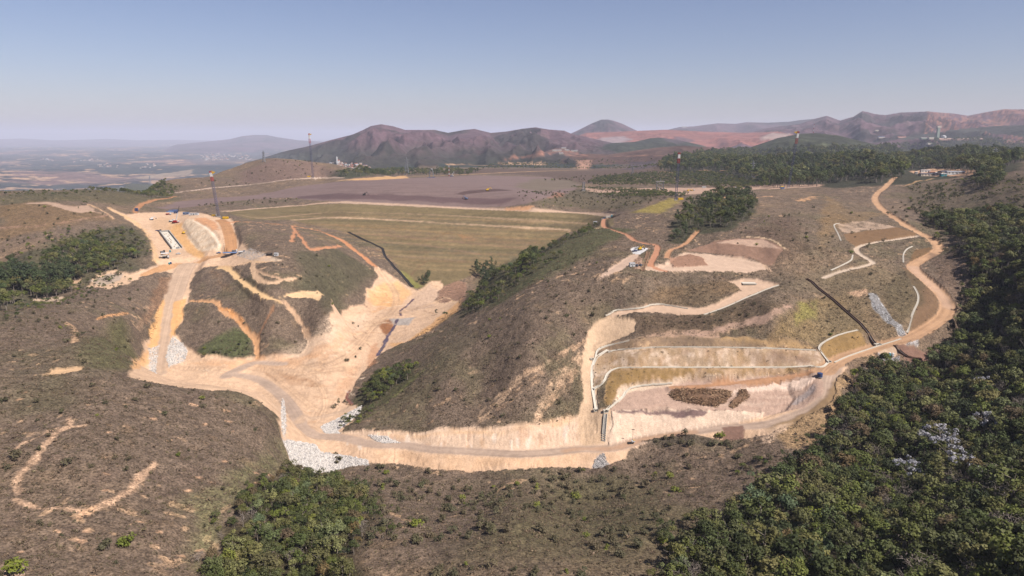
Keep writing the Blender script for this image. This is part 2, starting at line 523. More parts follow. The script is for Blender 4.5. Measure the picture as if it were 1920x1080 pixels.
TAN, PEACH, ORNG, ROADC, REDR, PINK, STRAW, WHITE = (233, 197, 163), (240, 198, 148), (230, 165, 105), (206, 180, 158), (196, 144, 104), (212, 182, 158), (172, 140, 88), (226, 221, 213)

# --- tints of the scrub
P("0,600 60,570 130,545 200,520 260,500 285,440 230,420 150,440 60,470 0,500", (80, 82, 60), soft=12, jit=14, a=.75)
P("170,640 240,600 258,640 245,690 170,690", (98, 96, 62), soft=6, jit=8, a=.8)
P("0,420 0,366 120,358 330,345 330,378 230,385 120,375 60,385", (98, 93, 68), soft=15, jit=15, a=.75)
P("0,450 0,385 60,378 150,385 190,400 200,412 120,425 60,440", (132, 108, 80), soft=10, jit=12, a=.85)
P("360,666 390,640 440,612 470,625 478,660 470,668", (86, 92, 58), soft=4, jit=5, a=.9)
P("560,470 640,470 700,510 680,530 640,575 615,590 560,540", (88, 86, 64), soft=8, jit=12, a=.7)
P("850,600 880,545 930,500 1000,470 1110,425 1190,430 1140,460 1000,530 930,575", (88, 90, 60), soft=8, jit=12, a=.85)
P("640,805 670,740 720,690 790,680 770,720 700,770 660,800", (84, 85, 56), soft=3, jit=4, a=.85)
L("640,806 700,775 760,725 800,690", 4, (138, 142, 66), soft=2, jit=2, a=.7, patchy=.3)
P("1440,640 1500,565 1600,545 1640,620 1560,650", (140, 120, 66), soft=4, jit=6, a=.85)
P("1490,610 1500,570 1530,560 1525,600", (152, 146, 62), soft=3, jit=3, a=.8, patchy=.3)
P("1530,520 1640,500 1700,520 1725,580 1660,640 1600,600", (134, 116, 72), soft=4, jit=6, a=.8)
P("1530,470 1540,400 1555,368 1590,395 1660,400 1600,420 1560,440", (152, 126, 72), soft=5, jit=7, a=.85)
P("1280,530 1380,525 1390,545 1340,566 1280,572 1190,570 1230,540", (134, 112, 66), soft=4, jit=6, a=.8)
P("1190,592 1330,590 1420,560 1470,575 1430,610 1350,630 1200,626", (104, 86, 68), soft=3, jit=4, a=.7)
P("1220,385 1260,370 1275,378 1240,400 1190,398", (160, 145, 62), soft=5, jit=6, a=.9)
P("1460,410 1500,405 1520,470 1460,490 1400,440", (108, 88, 74), soft=8, jit=10, a=.6)
P("960,950 1300,950 1340,1000 1250,1080 820,1080", (104, 95, 68), soft=15, jit=18, a=.6)
P("820,540 855,525 875,530 872,565 850,568 818,572", (160, 126, 104), soft=2, jit=3, rough=.5, veg=.4)
P("360,940 420,900 540,830 560,870 470,930 400,1060 350,1060", (126, 128, 66), soft=6, jit=8, a=.55, patchy=.5)
P("1040,360 1120,350 1200,350 1240,362 1180,395 1040,388 980,385", (108, 98, 76), soft=12, jit=14, a=.8)
P("600,320 700,318 760,322 640,335", (74, 80, 58), soft=12, jit=10, a=.9)
P("450,325 510,300 580,303 640,322 600,332 520,340 450,346", (132, 110, 82), soft=12, jit=14, a=.7)
P("1250,330 1250,300 1420,290 1600,290 1700,275 1850,265 1920,275 1920,320 1820,330 1700,345 1560,352 1450,345 1350,345", (60, 64, 50), soft=12, jit=12, a=.9)
P("1290,455 1255,455 1265,415 1290,385 1340,365 1405,362 1420,380 1405,415 1370,432 1310,438", (66, 70, 50), soft=5, jit=6, a=.85)
P("780,325 900,316 1100,318 1240,300 1240,330 1080,345 1000,328 900,326", (106, 88, 78), soft=14, jit=14, a=.8)
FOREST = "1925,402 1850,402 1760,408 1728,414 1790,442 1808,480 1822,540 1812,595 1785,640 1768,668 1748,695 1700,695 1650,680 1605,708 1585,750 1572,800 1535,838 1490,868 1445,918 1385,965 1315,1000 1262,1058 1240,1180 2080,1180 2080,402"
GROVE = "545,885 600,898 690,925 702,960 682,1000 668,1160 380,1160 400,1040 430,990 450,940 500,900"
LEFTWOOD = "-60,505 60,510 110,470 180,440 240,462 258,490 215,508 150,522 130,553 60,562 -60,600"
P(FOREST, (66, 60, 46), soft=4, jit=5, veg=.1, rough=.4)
P(GROVE, (72, 66, 46), soft=4, jit=5, veg=.3, rough=.4)
P("1730,400 1800,390 1925,380 1925,415 1850,440 1780,440", (92, 84, 62), soft=12, jit=14, a=.5, y0=500)

P("1690,350 1760,340 1925,325 1990,325 1990,420 1800,395 1740,408 1700,380", (100, 90, 72), soft=12, jit=14, a=.6, y0=450)
for s_, c_ in [("1440,520 1540,440 1640,470 1700,500 1720,590 1690,640 1560,640 1440,640", (122, 112, 72)), ("1480,380 1560,370 1640,390 1700,430 1600,470 1500,450", (128, 114, 76)), ("1180,520 1400,515 1460,540 1400,570 1190,580", (122, 110, 72)), ("700,760 760,690 860,600 900,620 820,720 720,790", (104, 98, 72)), ("0,700 100,640 240,640 240,700 120,760 0,780", (106, 100, 74)), ("950,930 1200,900 1300,960 1100,1060 900,1040", (108, 102, 72))]:
    P(s_, c_, soft=10, jit=12, a=.6, patchy=.7, ps=(24, 211))
# --- dam face and tailings
DAMPOLY = "418,396 520,388 650,380 800,386 1000,394 1150,402 1150,425 1080,440 1010,470 910,505 850,530 800,545 778,540 735,487 714,466 648,436 600,425 540,412 470,412"
P(DAMPOLY, (132, 118, 68), DAM, y0=760, soft=2, jit=2)
for s, c, a in [("560,420 800,440 1000,455", (136, 116, 76), .6), ("660,450 800,470 960,480", (112, 106, 68), .6), ("500,405 700,408 900,420 1100,425", (114, 104, 68), .5)]:
    L(s, 25, c, y0=760, soft=10, jit=6, a=a, patchy=.5)
for s, w, c, a in [("455,404 493,409 593,400 640,398 800,402 960,411 1100,419", 4, (180, 152, 122), .9), ("547,413 640,408 807,417 940,424 1067,431 1120,434", 5, (198, 168, 136), 1),
                   ("600,421 640,423 760,430 850,439 1040,449", 4, (152, 124, 84), .7), ("650,437 760,444 900,458 1010,468", 4, (146, 120, 80), .7), ("707,453 800,460 900,477", 4, (150, 126, 84), .7), ("725,480 800,484 870,489", 4, (146, 124, 84), .6),
                   ("470,405 640,403 800,409 1000,418", 3, (140, 112, 80), .5), ("757,535 780,505 800,490", 2.5, (130, 104, 80), .7), ("790,455 830,440 860,430", 3, (140, 112, 78), .5)]:
    L(s, w, c, y0=760, soft=1.2, jit=1.2, a=a)
for k in range(14):
    f = k / 13
    L("%f,%f %f,%f %f,%f" % (440 + 290 * f, 400 + 90 * f, 700 + 90 * f, 399 + 105 * f, 1120 - 220 * f, 412 + 95 * f), 5, random.choice([(166, 140, 104), (92, 86, 58), (160, 130, 96)]), y0=760, soft=.8, jit=1, a=.7, patchy=1.2)
nd = ID[:NN] == DAM
BASE[:NN] *= (1 + nd * (.16 * fbm(X[:NN] / 22, Y[:NN] / 10, 4, 181) + .10 * fbm(X[:NN] / 4, Y[:NN] / 4, 2, 182)))[..., None].astype(np.float32)
P("745,505 765,515 790,538 778,541", (146, 146, 60), y0=760, soft=3, jit=3, a=.8)
P("860,440 870,452 900,450 880,443", (180, 134, 92), y0=760, soft=3, jit=4, a=.6, patchy=.4)
TAILPOLY = "296,390 330,378 400,371 480,366 520,358 560,350 600,345 660,338 760,334 900,329 1030,332 1090,346 1075,356 1060,364 990,382 940,388 900,391 800,386 640,379 600,376 545,370 480,373 420,379 360,388 320,392"
P(TAILPOLY, (140, 119, 113), TAIL, soft=5, jit=9, y0=900)
P("560,368 640,362 760,366 880,371 965,372 940,384 890,384 760,376 640,374 560,372", (104, 82, 82), soft=8, jit=10, a=.8, y0=900)
P("850,364 880,357 935,354 965,357 910,360 870,365", (92, 70, 66), soft=4, jit=4, a=.8, y0=900)
P("640,377 780,383 905,391 880,392 640,381", (205, 176, 152), soft=3, jit=3, y0=900)
P("960,350 1000,335 1080,338 1090,350 1020,360", (126, 116, 92), soft=12, jit=14, a=.6, y0=900)
P("1040,360 1060,362 1050,370 1030,372", (176, 124, 90), soft=5, jit=5, a=.6, y0=900)
nt_ = ID[:NN] == TAIL
BASE[:NN] *= (1 + nt_ * (.10 * fbm(X[:NN] / 90, Y[:NN] / 16, 4, 191) + .06 * fbm(X[:NN] / 12, Y[:NN] / 12, 3, 192)))[..., None].astype(np.float32)
for k in range(16):
    px, py = random.uniform(560, 960), random.uniform(338, 378)
    L("%f,%f %f,%f %f,%f" % (px, py, px + 40, py + random.uniform(-2.5, 2.5), px + random.uniform(70, 130), py + random.uniform(-4, 4)), random.uniform(2, 6), random.choice([(100, 82, 82), (160, 138, 130), (112, 92, 88)]), soft=2, jit=3, a=.55, y0=900, patchy=.5)
for k in range(9):
    yy = 340 + k * 4.2
    L("%d,%d %d,%d %d,%d" % (600 + 17 * k, yy + 2, 760 + 9 * k, yy + 1 - k % 3, 900 + 12 * (k % 4), yy - 1), 7, (110, 92, 90), soft=4, jit=3, a=.45, y0=900, patchy=.4)
L("418,397 480,391 560,385 640,378.5 760,384 900,391 1000,393.5 1150,402", 8, (208, 178, 152), ROAD, y0=760, soft=1.5, jit=1)
P("945,390 1000,387 990,394 950,394", (214, 164, 122), soft=3, jit=3, y0=900)
P("310,397 318,393.5 334,393 334,396.5", (70, 96, 140), WATER, soft=.5, jit=.5, y0=800)
L("640,338 700,333 760,331 850,328 960,323 1040,320 1110,319", 16, (214, 176, 134), EARTH, y0=1300, soft=3, jit=6)
P("650,338 670,334 760,329 770,334 690,338", (222, 178, 128), EARTH, y0=1300, soft=3, jit=5)
P("1090,352 1120,353 1280,352 1400,350 1470,346 1540,345 1540,350 1400,356 1280,366 1180,362 1110,360", (206, 172, 148), EARTH, soft=4, jit=6, y0=1000)
L("1120,355 1300,356", 8, (120, 96, 90), soft=3, jit=3, y0=1000, a=.7)
for s in ["1150,335 1170,334", "1315,319 1330,319", "1355,320 1372,320", "1420,328 1430,332", "1505,375 1525,369", "1395,372 1440,368", "1335,374 1360,368", "1240,322 1262,324"]:
    L(s, 14, (224, 178, 134), soft=3, jit=5, y0=700, patchy=.4)

# --- tracks and bare ground west of the plant
L("253,398 257,390 268,382 290,375 312,372 330,368", 7, REDR, ROAD, tracks=.15)
L("317,363 400,352 480,345 530,338 570,335 600,333 645,333", 6, (208, 184, 164), ROAD, y0=1000)
P("40,382 60,379 90,378 120,384 140,386 165,384 185,398 210,407 196,403 175,397 140,398 120,391 90,383", (196, 166, 142), EARTH, soft=1.5, jit=4)
L("0,429 60,424 120,417 170,409 205,404", 5, (168, 134, 112), soft=2, jit=2, patchy=.5, a=.8)
L("165,383 185,392 205,404 213,411", 3, (208, 172, 136), soft=1, jit=1)
P("55,560 93,553 122,555 117,563 83,566", (214, 188, 160), EARTH, soft=1, jit=2)
P("133,524 152,516 151,530 140,531", (206, 172, 140), EARTH, soft=1, jit=2)
L("120,606 134,608 142,625 140,641", 3.5, (206, 170, 134), soft=1, jit=2)
P("90,705 97,693 150,687 148,695 110,703", (228, 190, 148), EARTH, soft=1, jit=3)
L("183,598 207,590 240,586", 2.2, (216, 164, 116), soft=.8, jit=1)
for s, w in [("128,783 132,800 113,810 90,833 67,860 50,880 33,897 28,910 36,924", 2.6), ("27,937 50,944 100,951 133,953 160,957 187,950 217,937 247,913 267,890 292,872", 2.6), ("110,805 75,820 22,850", 2.0), ("132,803 160,799", 2)]:
    L(s, w, (212, 176, 144), soft=.8, jit=1.2, veg=0, a=.85)
P("143,965 150,955 180,950 185,958 165,970 150,975", (222, 180, 142), soft=.8, jit=1.5)
P("0,1062 25,1050 42,1060 38,1080 0,1085", (222, 190, 165), soft=1, jit=2)
for i in range(36):
    px, py = random.uniform(20, 520), random.uniform(740, 1070)
    L("%f,%f %f,%f" % (px, py, px + random.uniform(3, 11), py + random.uniform(-2, 2)), random.uniform(.7, 1.6), (216, 174, 138), soft=.5, jit=.7, a=.8)

# --- the valley floor, the plant cutting and the roads
VALLEY = "240,700 250,688 272,633 297,593 308,552 320,515 367,502 352,557 340,600 328,630 348,650 383,667 433,671 480,670 520,668 567,660 572,647 587,633 617,627 620,593 640,580 673,575 687,568 688,540 700,532 712,520 705,503 722,507 740,520 773,540 783,545 798,534 812,528 828,526 832,532 822,545 816,560 832,568 850,563 864,562 860,580 827,600 800,617 757,643 723,657 700,677 660,727 650,753 677,760 660,790 640,812 560,830 400,780 250,740"
P(VALLEY, TAN, EARTH, y0=405, soft=1.2, jit=4)
CORR = "500,727 520,757 523,800 530,825 545,868 590,887 690,865 760,868 830,880 870,882 950,880 1060,875 1110,880 1140,876 1165,864 1180,852 1205,840 1235,826 1330,822 1360,824 1440,815 1500,790 1545,755 1560,720 1590,690 1545,690 1300,800 1180,790 1140,765 1087,777 1033,793 973,795 907,803 827,803 773,812 750,807 690,808 640,812 600,790 560,740"
P(CORR, TAN, EARTH, soft=.8, jit=1.6)
PLANT = "200,388 212,392 240,402 270,398 300,397 340,397 375,398 400,405 425,408 436,412 438,425 448,450 470,470 530,487 500,491 480,493 455,496 430,501 400,501 372,503 330,508 310,503 270,517 240,530 205,540 160,537 180,515 215,505 232,510 245,515 290,495 288,478 285,455 270,432 240,412 215,398"
P(PLANT, TAN, EARTH, soft=1.5, jit=3)
P("200,388 212,392 240,405 275,430 290,460 300,495 288,490 284,455 268,430 238,410", (238, 196, 146), soft=2, jit=4, a=.8)
P("318,418 340,420 355,447 372,468 390,483 360,478 335,455 315,432", (226, 178, 122), soft=2, jit=4)
P("342,422 351,409 363,412 384,422 405,438 413,459 409,470 372,468 355,447", (244, 218, 186), soft=1, jit=1.5, streak=.15)
for k in range(10):
    f = k / 9
    L("%f,%f %f,%f" % (346 + 34 * f, 431 + 38 * f, 368 + 42 * f, 413 + 46 * f), 1.4, [(216, 180, 144), (250, 232, 206)][k % 2], soft=.7, jit=.8, a=.8, smooth=False)  # fins of the cut face: their light and shade painted as pale and darker lines
L("362,412 384,424 402,440 412,462", 2.2, (250, 232, 206), soft=.8, jit=.6)
P("363,409 385,407 405,415 412,430 400,430 384,420", (220, 160, 112), soft=2, jit=3, a=.8)
P("300,405 330,412 322,430 300,438 280,420", (222, 184, 146), soft=3, jit=4, a=.8)
P("170,525 200,513 235,512 222,525 190,535", (208, 186, 164), EARTH, soft=1, jit=2)
L("413,411 422,418 429,436 433,455 431,470 415,478 390,482", 13, (204, 154, 110), ROAD, tracks=.2, carve=6)
L("270,516 317,494 354,489 384,483 422,476", 8, (216, 168, 122), ROAD, tracks=.15)
P("445,475 470,468 530,486 500,490 455,482", (206, 184, 160), soft=1.5, jit=3, patchy=.6)
L("352,494 345,502 334,530 322,565 314,600 307,640 300,680 298,700", 21, (218, 188, 160), ROAD, carve=14, tracks=.25, w2=11)
P("327,565 350,557 342,600 328,630 318,640", (238, 184, 122), soft=1, jit=2, a=.9)
P("300,560 308,555 302,600 296,640 275,640 280,610", (238, 186, 126), soft=1, jit=2, a=.9)
P("247,690 272,640 285,645 280,665 262,690", (236, 184, 128), soft=1, jit=2, a=.8)
P("323,632 340,643 351,657 347,675 317,692 311,673", (232, 226, 216), soft=1, jit=2, patchy=.9)
P("277,637 298,643 292,692 280,693", (228, 216, 202), soft=1, jit=2, patchy=.7)
L("318,508 300,545 278,580 258,612", 3, (204, 172, 142), soft=1, jit=1.5, a=.6, patchy=.5)
P("300,520 322,512 312,545 300,560 262,612 270,590", (142, 110, 86), soft=2, jit=3, rough=.5, veg=.3, a=.8)
for s, w, c in [("410,503 428,504 443,517 465,535 487,550 511,559 529,566", 6.5, (234, 196, 146)), ("529,566 545,578 560,598 572,618 582,636", 4.5, (212, 176, 142)),
                ("384,498 428,499 450,495 470,490 510,488", 5, (230, 190, 145)), ("474,488 476,511 484,521 502,529 517,529 532,523 554,521", 4.5, (226, 190, 154)), ("480,505 500,515 530,522", 3, (206, 172, 140)),
                ("427,415 455,416 483,417 520,420 547,423 567,427 600,433 640,450 662,466 685,483 706,504", 5.5, (216, 154, 110)), ("547,423 557,437 568,450 581,467 607,465 640,460", 4.5, (206, 150, 112)), ("553,433 547,453", 4, (206, 150, 112)),
                ("360,563 407,568 420,583 443,597 463,623 480,637 483,670", 4.2, (222, 172, 126)), ("513,573 500,600 483,633", 2, (160, 120, 90))]:
    L(s, w, c, ROAD if w > 5.4 else EARTH, soft=.8, jit=2.2 if w > 3 else 1, carve=3 if w > 4.6 and w != 6 else 0)
P("523,555 567,543 600,547 623,562 600,563 567,558", (238, 202, 156), EARTH, soft=.8, jit=2)
P("410,570 445,585 465,620 455,618 430,592", ORNG, soft=1, jit=4, patchy=.6)
P("400,505 412,515 440,545 420,545 396,520", (150, 118, 90), soft=4, jit=5, a=.4, patchy=.5)
# valley detail
P("690,545 715,530 745,525 770,545 755,570 735,575 700,572", (242, 194, 132), soft=3, jit=4, a=.7)
P("760,640 800,612 865,560 860,585 800,622 740,650 730,640", (238, 184, 124), soft=3, jit=4, a=.8)
P("783,548 806,530 822,545 815,575 760,585 765,570", (212, 182, 156), soft=3, jit=4, a=.7)
P("705,607 713,600 733,598 740,615 723,628 712,616", (166, 116, 80), soft=1.5, jit=2.5)
P("732,597 783,593 762,610 738,609", (184, 176, 168), soft=1.5, jit=3, a=.9)
P("690,655 705,640 715,655 702,680 690,690", (206, 150, 110), soft=2, jit=3, a=.6)
P("487,688 520,690 567,707 617,723 600,726 533,718 500,704", (186, 144, 108), soft=1.5, jit=3, patchy=.6, a=.8)
P("650,690 670,680 660,720 640,740 620,730", (226, 170, 126), soft=4, jit=6, a=.4)
P("520,668 575,640 640,600 690,590 650,640 600,680", (246, 216, 186), soft=8, jit=9, a=.6)
for s in ["560,700 620,690 690,640 700,600", "520,690 600,700 660,680", "600,640 640,660 645,700", "660,600 640,640 600,660"]:
    L(s, 5, (220, 184, 148), soft=2, jit=3, a=.5, patchy=.5)
L("775,560 763,572 750,582 752,590", 2.6, (112, 76, 72), WATER, jit=1)
L("745,598 737,615 727,628 722,640 717,650 708,665", 2.4, (104, 80, 84), WATER, w2=4, jit=1.5)
P("690,560 720,545 760,560 740,580 700,585", (230, 172, 118), soft=3, jit=5, a=.6, patchy=.6)
P("560,660 620,630 640,600 650,640 600,690", (226, 176, 132), soft=4, jit=7, a=.55, patchy=.5)
P("350,680 430,672 560,668 600,660 560,690 420,690", (228, 172, 122), soft=3, jit=5, a=.5, patchy=.5)
L("655,730 650,742 660,755", 2.2, (150, 96, 66), WATER, jit=.8)
for s, w in [("478,681 520,684 560,688 610,676 650,655 690,622 725,592 742,572 740,545 722,520 712,508", 9), ("500,690 560,740 600,770 640,775", 7), ("600,690 660,660 700,612 735,588 790,575 830,560", 7), ("320,690 400,690 470,690 560,700 640,690", 8), ("560,690 600,720 610,760 590,790", 7)]:
    L(s, w, (222, 186, 152), soft=1.5, jit=1.5, a=.6, tracks=.3, y0=405)
for i in range(40):
    px, py = random.gauss(665, 30), random.gauss(610, 35)
    L("%f,%f %f,%f" % (px, py, px + random.uniform(2, 6), py + random.uniform(1, 5)), random.uniform(.5, 1.4), (150, 118, 92), soft=.4, jit=.8, y0=420, a=.6)
# ledges and dozer cuts in the valley floor
for i in range(70):
    px, py = random.choice([(560, 690), (620, 660), (660, 620), (690, 580), (720, 550), (600, 740), (560, 770), (650, 700), (400, 690), (780, 590), (340, 680), (820, 580)])
    px, py = px + random.gauss(0, 24), py + random.gauss(0, 14)
    an, ln = random.uniform(-.5, .9), random.uniform(15, 55)
    s = "%f,%f %f,%f %f,%f" % (px, py, px + ln * .5, py + ln * .5 * an * .5 + random.uniform(-4, 4), px + ln, py + ln * an * .5)
    L(s, random.uniform(1, 3.2), random.choice([(212, 172, 136), (250, 222, 192), (200, 158, 122), (244, 206, 164)]), soft=.8, jit=1.6, y0=420, a=.6, patchy=.5)
nn_ = slice(0, NN)
em = ((ID[nn_] == EARTH) & (RG[nn_] < 1000)).astype(np.float32)
step_ = fbm(X[nn_] / 24, Y[nn_] / 24, 3, 171)
H[nn_] += em * (np.round(step_ * 7) / 7 - step_) * 3.2
BASE[nn_] *= (1 + em * (.10 * fbm(X[nn_] / 5, Y[nn_] / 5, 3, 172) + .10 * fbm(X[nn_] / 40, Y[nn_] / 40, 2, 173)))[..., None].astype(np.float32)
# the road along the bottom
P("640,812 690,808 750,807 773,812 827,803 907,803 973,795 1033,793 1087,777 1100,790 1100,830 1000,838 900,838 800,830 720,820", (236, 205, 176), soft=1.2, jit=2, streak=.1)
P("700,812 770,814 830,806 910,806 980,798 1085,780 1088,790 980,808 900,816 820,814 760,820", (232, 188, 142), soft=2, jit=3, a=.7, patchy=.8)
P("700,842 830,852 1000,857 1100,852 1150,850 1140,868 1000,873 850,878 760,866 700,860", (228, 188, 150), soft=3, jit=4, a=.7, patchy=.6)
for i in range(60):
    px = random.uniform(650, 1090)
    py = 806 + (px > 900) * (900 - px) * .1 + random.uniform(4, 28)
    L("%f,%f %f,%f" % (px, py, px + random.uniform(-5, 5), py + random.uniform(5, 14)), random.uniform(.8, 3), random.choice([(218, 180, 146), (248, 230, 210), (208, 170, 140)]), soft=.7, jit=1, a=.6)
P("1087,777 1140,768 1180,790 1140,822 1090,828", (244, 216, 188), soft=1.5, jit=2.5, streak=.12)
P("640,825 700,830 800,835 900,842 860,832 760,822 690,815", (226, 208, 190), soft=2, jit=3, patchy=.5, a=.6)
RPOLY = "530,825 545,824 590,832 600,845 640,850 690,860 690,868 640,876 600,888 570,882 546,869 538,845"
P(RPOLY, (206, 198, 188), soft=.8, jit=1.5)  # darker ground under the rocks: shade between the stones put into the colour
P("600,798 625,785 655,770 678,757 674,772 652,792 632,806 640,815 610,813", WHITE, soft=.8, jit=1.5)
P("528,742 534,755 537,800 532,822 527,800", (226, 212, 196), soft=.8, jit=1)
P("690,812 725,816 752,828 720,827", WHITE, soft=1, jit=1.5, patchy=.5)
P("1115,862 1132,852 1142,870 1128,880 1112,876", (212, 204, 200), soft=.8, jit=1.2)
LOOP = "1590,662 1565,690 1553,712 1550,738 1535,757 1508,772 1470,785 1420,795 1360,800 1300,806 1250,815 1190,828 1130,838 1060,845 980,848 900,846 820,840 740,833 680,826 620,820 588,812 565,792 548,766 528,741 494,716 458,703 432,700 424,705 440,692 478,681 530,680"
L(LOOP, 9.5, ROADC, ROAD, soft=1.2, carve=5, tracks=.3)
L("1300,806 1250,815 1190,828 1130,838 1060,845", 5, (206, 160, 122), soft=2.5, jit=2, a=.6)
L("560,785 600,780 640,770 660,760", 7, (222, 190, 160), ROAD, soft=1.5, tracks=.12)
# --- terraces
P("1095,650 1100,620 1125,600 1140,590 1195,600 1190,620 1150,640 1122,652 1118,690 1120,735 1120,770 1147,770 1135,822 1085,830 1087,777 1093,740 1090,690", (226, 194, 160), EARTH, soft=1, jit=1.5)
T1 = "1117,657 1140,643 1207,632 1280,629 1350,634 1400,636 1480,650 1440,653 1280,649 1207,650 1140,660"
P(T1, (196, 164, 128), TERR, soft=.8, jit=1.5, veg=.5, streak=.12)
P(T1, (154, 130, 90), soft=1, jit=1.5, a=.85, patchy=.5, ps=(2.6, 201))
P(T1, (140, 122, 82), soft=2, jit=2, a=.7, patchy=.4, ps=(11, 202))
P("1350,634 1360,630 1480,640 1535,655 1480,652", (186, 154, 112), TERR, soft=1, jit=2, veg=.4)
P("1230,624 1300,616 1345,622 1350,634 1280,629 1207,632", (214, 178, 150), TERR, soft=1, jit=2, veg=.2, patchy=1.2)
T2 = "1112,690 1117,668 1140,661 1207,652 1280,651 1440,654 1530,658 1560,675 1530,687 1450,689 1280,689 1150,690 1135,710 1122,728 1113,727"
P(T2, (222, 192, 164), TERR, soft=.6, jit=1.5, streak=.12, veg=.12)
P(T2, (186, 152, 116), soft=1, jit=1.5, a=.8, patchy=.5, ps=(9, 203))
P(T2, (240, 218, 196), soft=1, jit=1.5, a=.6, patchy=.35, ps=(5, 204))
P(T2, (164, 136, 98), soft=1, jit=1.5, a=.6, patchy=.3, ps=(2.4, 205))
P("1400,665 1480,660 1545,670 1520,680 1420,680", (146, 120, 84), soft=3, jit=4, a=.7, patchy=.6)
T3 = "1150,690 1280,690 1450,690 1530,690 1500,698 1400,706 1280,714 1190,722 1170,735 1150,752 1140,760 1132,750 1138,725 1145,702"
P(T3, (196, 162, 122), TERR, soft=.8, jit=1.5, veg=.45, streak=.12)
P(T3, (156, 126, 80), soft=1, jit=1.5, a=.9, patchy=.5, ps=(2.2, 206))
P("1132,750 1138,725 1150,700 1200,692 1240,693 1200,712 1170,730 1150,750 1140,760", (160, 130, 84), soft=2, jit=2, a=.75)
P("1300,694 1400,692 1530,690 1500,698 1400,705 1300,712", (222, 190, 162), soft=2, jit=3, a=.8, patchy=.6, ps=(6, 207))
P("1280,716 1400,709 1500,699 1540,692 1545,697 1500,706 1400,716 1290,724 1240,726 1180,724", (202, 160, 128), soft=1, jit=1, a=.8)
P("1165,728 1230,715 1330,711 1440,704 1530,700 1545,715 1540,740 1505,765 1430,780 1360,768 1260,766.5 1145,768 1158,750", (200, 170, 150), EARTH, soft=.8, jit=1)
for i in range(26):
    px, py = random.uniform(1190, 1500), random.uniform(722, 764)
    L("%f,%f %f,%f %f,%f" % (px, py, px + 35, py + random.uniform(-3, 3), px + random.uniform(60, 110), py + random.uniform(-7, 7)), random.uniform(.7, 2), random.choice([(184, 152, 132), (222, 194, 172)]), soft=.6, jit=.8, a=.6, patchy=.6)
P("1165,722 1300,708 1440,702 1300,713 1175,735 1150,755", (232, 206, 180), soft=.8, jit=1.5)
P("1480,760 1520,725 1530,718 1525,735 1500,757", (186, 176, 172), soft=1.5, jit=2, a=.7)
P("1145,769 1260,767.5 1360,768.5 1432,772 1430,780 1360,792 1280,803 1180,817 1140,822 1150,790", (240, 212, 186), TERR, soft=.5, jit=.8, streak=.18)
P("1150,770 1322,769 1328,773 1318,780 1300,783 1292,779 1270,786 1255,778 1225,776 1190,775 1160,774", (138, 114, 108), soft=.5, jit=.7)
P("1353,800 1393,795 1396,822 1355,825", (150, 118, 102), soft=.6, jit=1)
P("1440,800 1510,775 1555,740 1580,700 1600,705 1575,750 1560,800 1490,845 1460,830", (166, 140, 88), soft=2, jit=4, rough=.6, veg=.5)
P("1420,805 1450,800 1490,790 1460,820 1450,835 1430,825", (228, 196, 166), soft=1.5, jit=3, a=.8, patchy=.6)
P("1200,830 1260,818 1330,822 1330,832 1240,840", (98, 90, 58), HILL, soft=1, jit=3, veg=1.5)
L("1557,690 1543,693 1513,700 1447,708 1380,716 1313,722 1260,724", 5, (196, 150, 114), ROAD, tracks=.15)
P("1335,737 1400,727 1500,711 1533,705 1520,718 1500,731 1450,731 1370,739", (244, 216, 194), TERR, soft=.6, jit=1)
P("1137,590 1165,580 1200,577 1227,570 1260,572 1310,577 1347,567 1390,543 1380,533 1367,527 1395,521 1423,522 1463,532 1413,550 1363,573 1323,588 1280,589 1257,586 1213,584 1187,584 1175,592", (220, 188, 160), ROAD, soft=.7, jit=1)
P("1280,625 1350,615 1430,590 1480,573 1478,582 1430,605 1370,622 1300,630", (202, 168, 146), TERR, soft=1.2, jit=3, patchy=.8)
P("1205,500 1225,497 1245,494 1270,480 1285,473 1330,475 1400,482 1430,493 1442,502 1400,511 1370,509 1300,507 1240,510 1212,507", (222, 192, 166), ROAD, soft=.8, jit=1.2)
P("1255,484 1290,476 1318,482 1327,496 1290,499 1262,500", (172, 134, 110), TERR, soft=.8, jit=1.5, veg=.2)
P("1285,471 1340,452 1380,446 1430,447 1470,465 1460,480 1445,498 1410,484 1340,474", (156, 124, 104), TERR, soft=.8, jit=1.5, streak=.15)
P("1340,455 1380,448 1430,449 1465,468 1445,466 1390,459", (206, 174, 150), TERR, soft=.8, jit=1.5)
L("1400,444 1440,449 1472,466", 2, (226, 196, 160), jit=.6)
L("1432,494 1446,508", 2.5, (212, 180, 150), jit=.6)
P("1120,523 1128,514 1150,498 1183,477 1200,474 1196,485 1187,492 1165,506 1140,516", (220, 190, 166), ROAD, soft=.7, jit=1)
P("1183,467 1190,462 1215,463 1211,469 1200,475 1187,475", (232, 230, 228), EARTH, soft=.4, jit=.6)
P("1189,485 1200,480 1206,485 1203,503 1190,505", (178, 146, 124), soft=1, jit=1.5)
L("1154,406 1137,412 1131,420 1140,427 1162,435 1176,440 1185,447 1193,452 1211,456 1227,458 1233,463 1231,472 1227,480 1222,490 1220,497 1232,503 1248,507", 5.4, (202, 148, 116), ROAD, soft=.6, carve=3, tracks=.12)
L("1250,483 1256,470 1273,463 1286,457 1298,443 1308,432", 4.5, (206, 158, 120), ROAD, soft=.8, carve=2)
P("1572,420 1620,415 1670,423 1683,426 1640,431 1585,437 1575,430", (206, 178, 152), TERR, soft=.8, jit=1.5, patchy=.8)
P("1582,438 1650,431 1682,426 1715,437 1719,441 1690,446 1650,451 1606,463 1588,452", (142, 112, 82), TERR, soft=.8, jit=1.2)
L("1720,442 1680,448 1630,457 1607,464 1611,474 1628,486 1637,493 1620,498 1590,505 1563,513 1545,521", 4.5, (224, 202, 178), ROAD, soft=.5, carve=2, jit=.4)
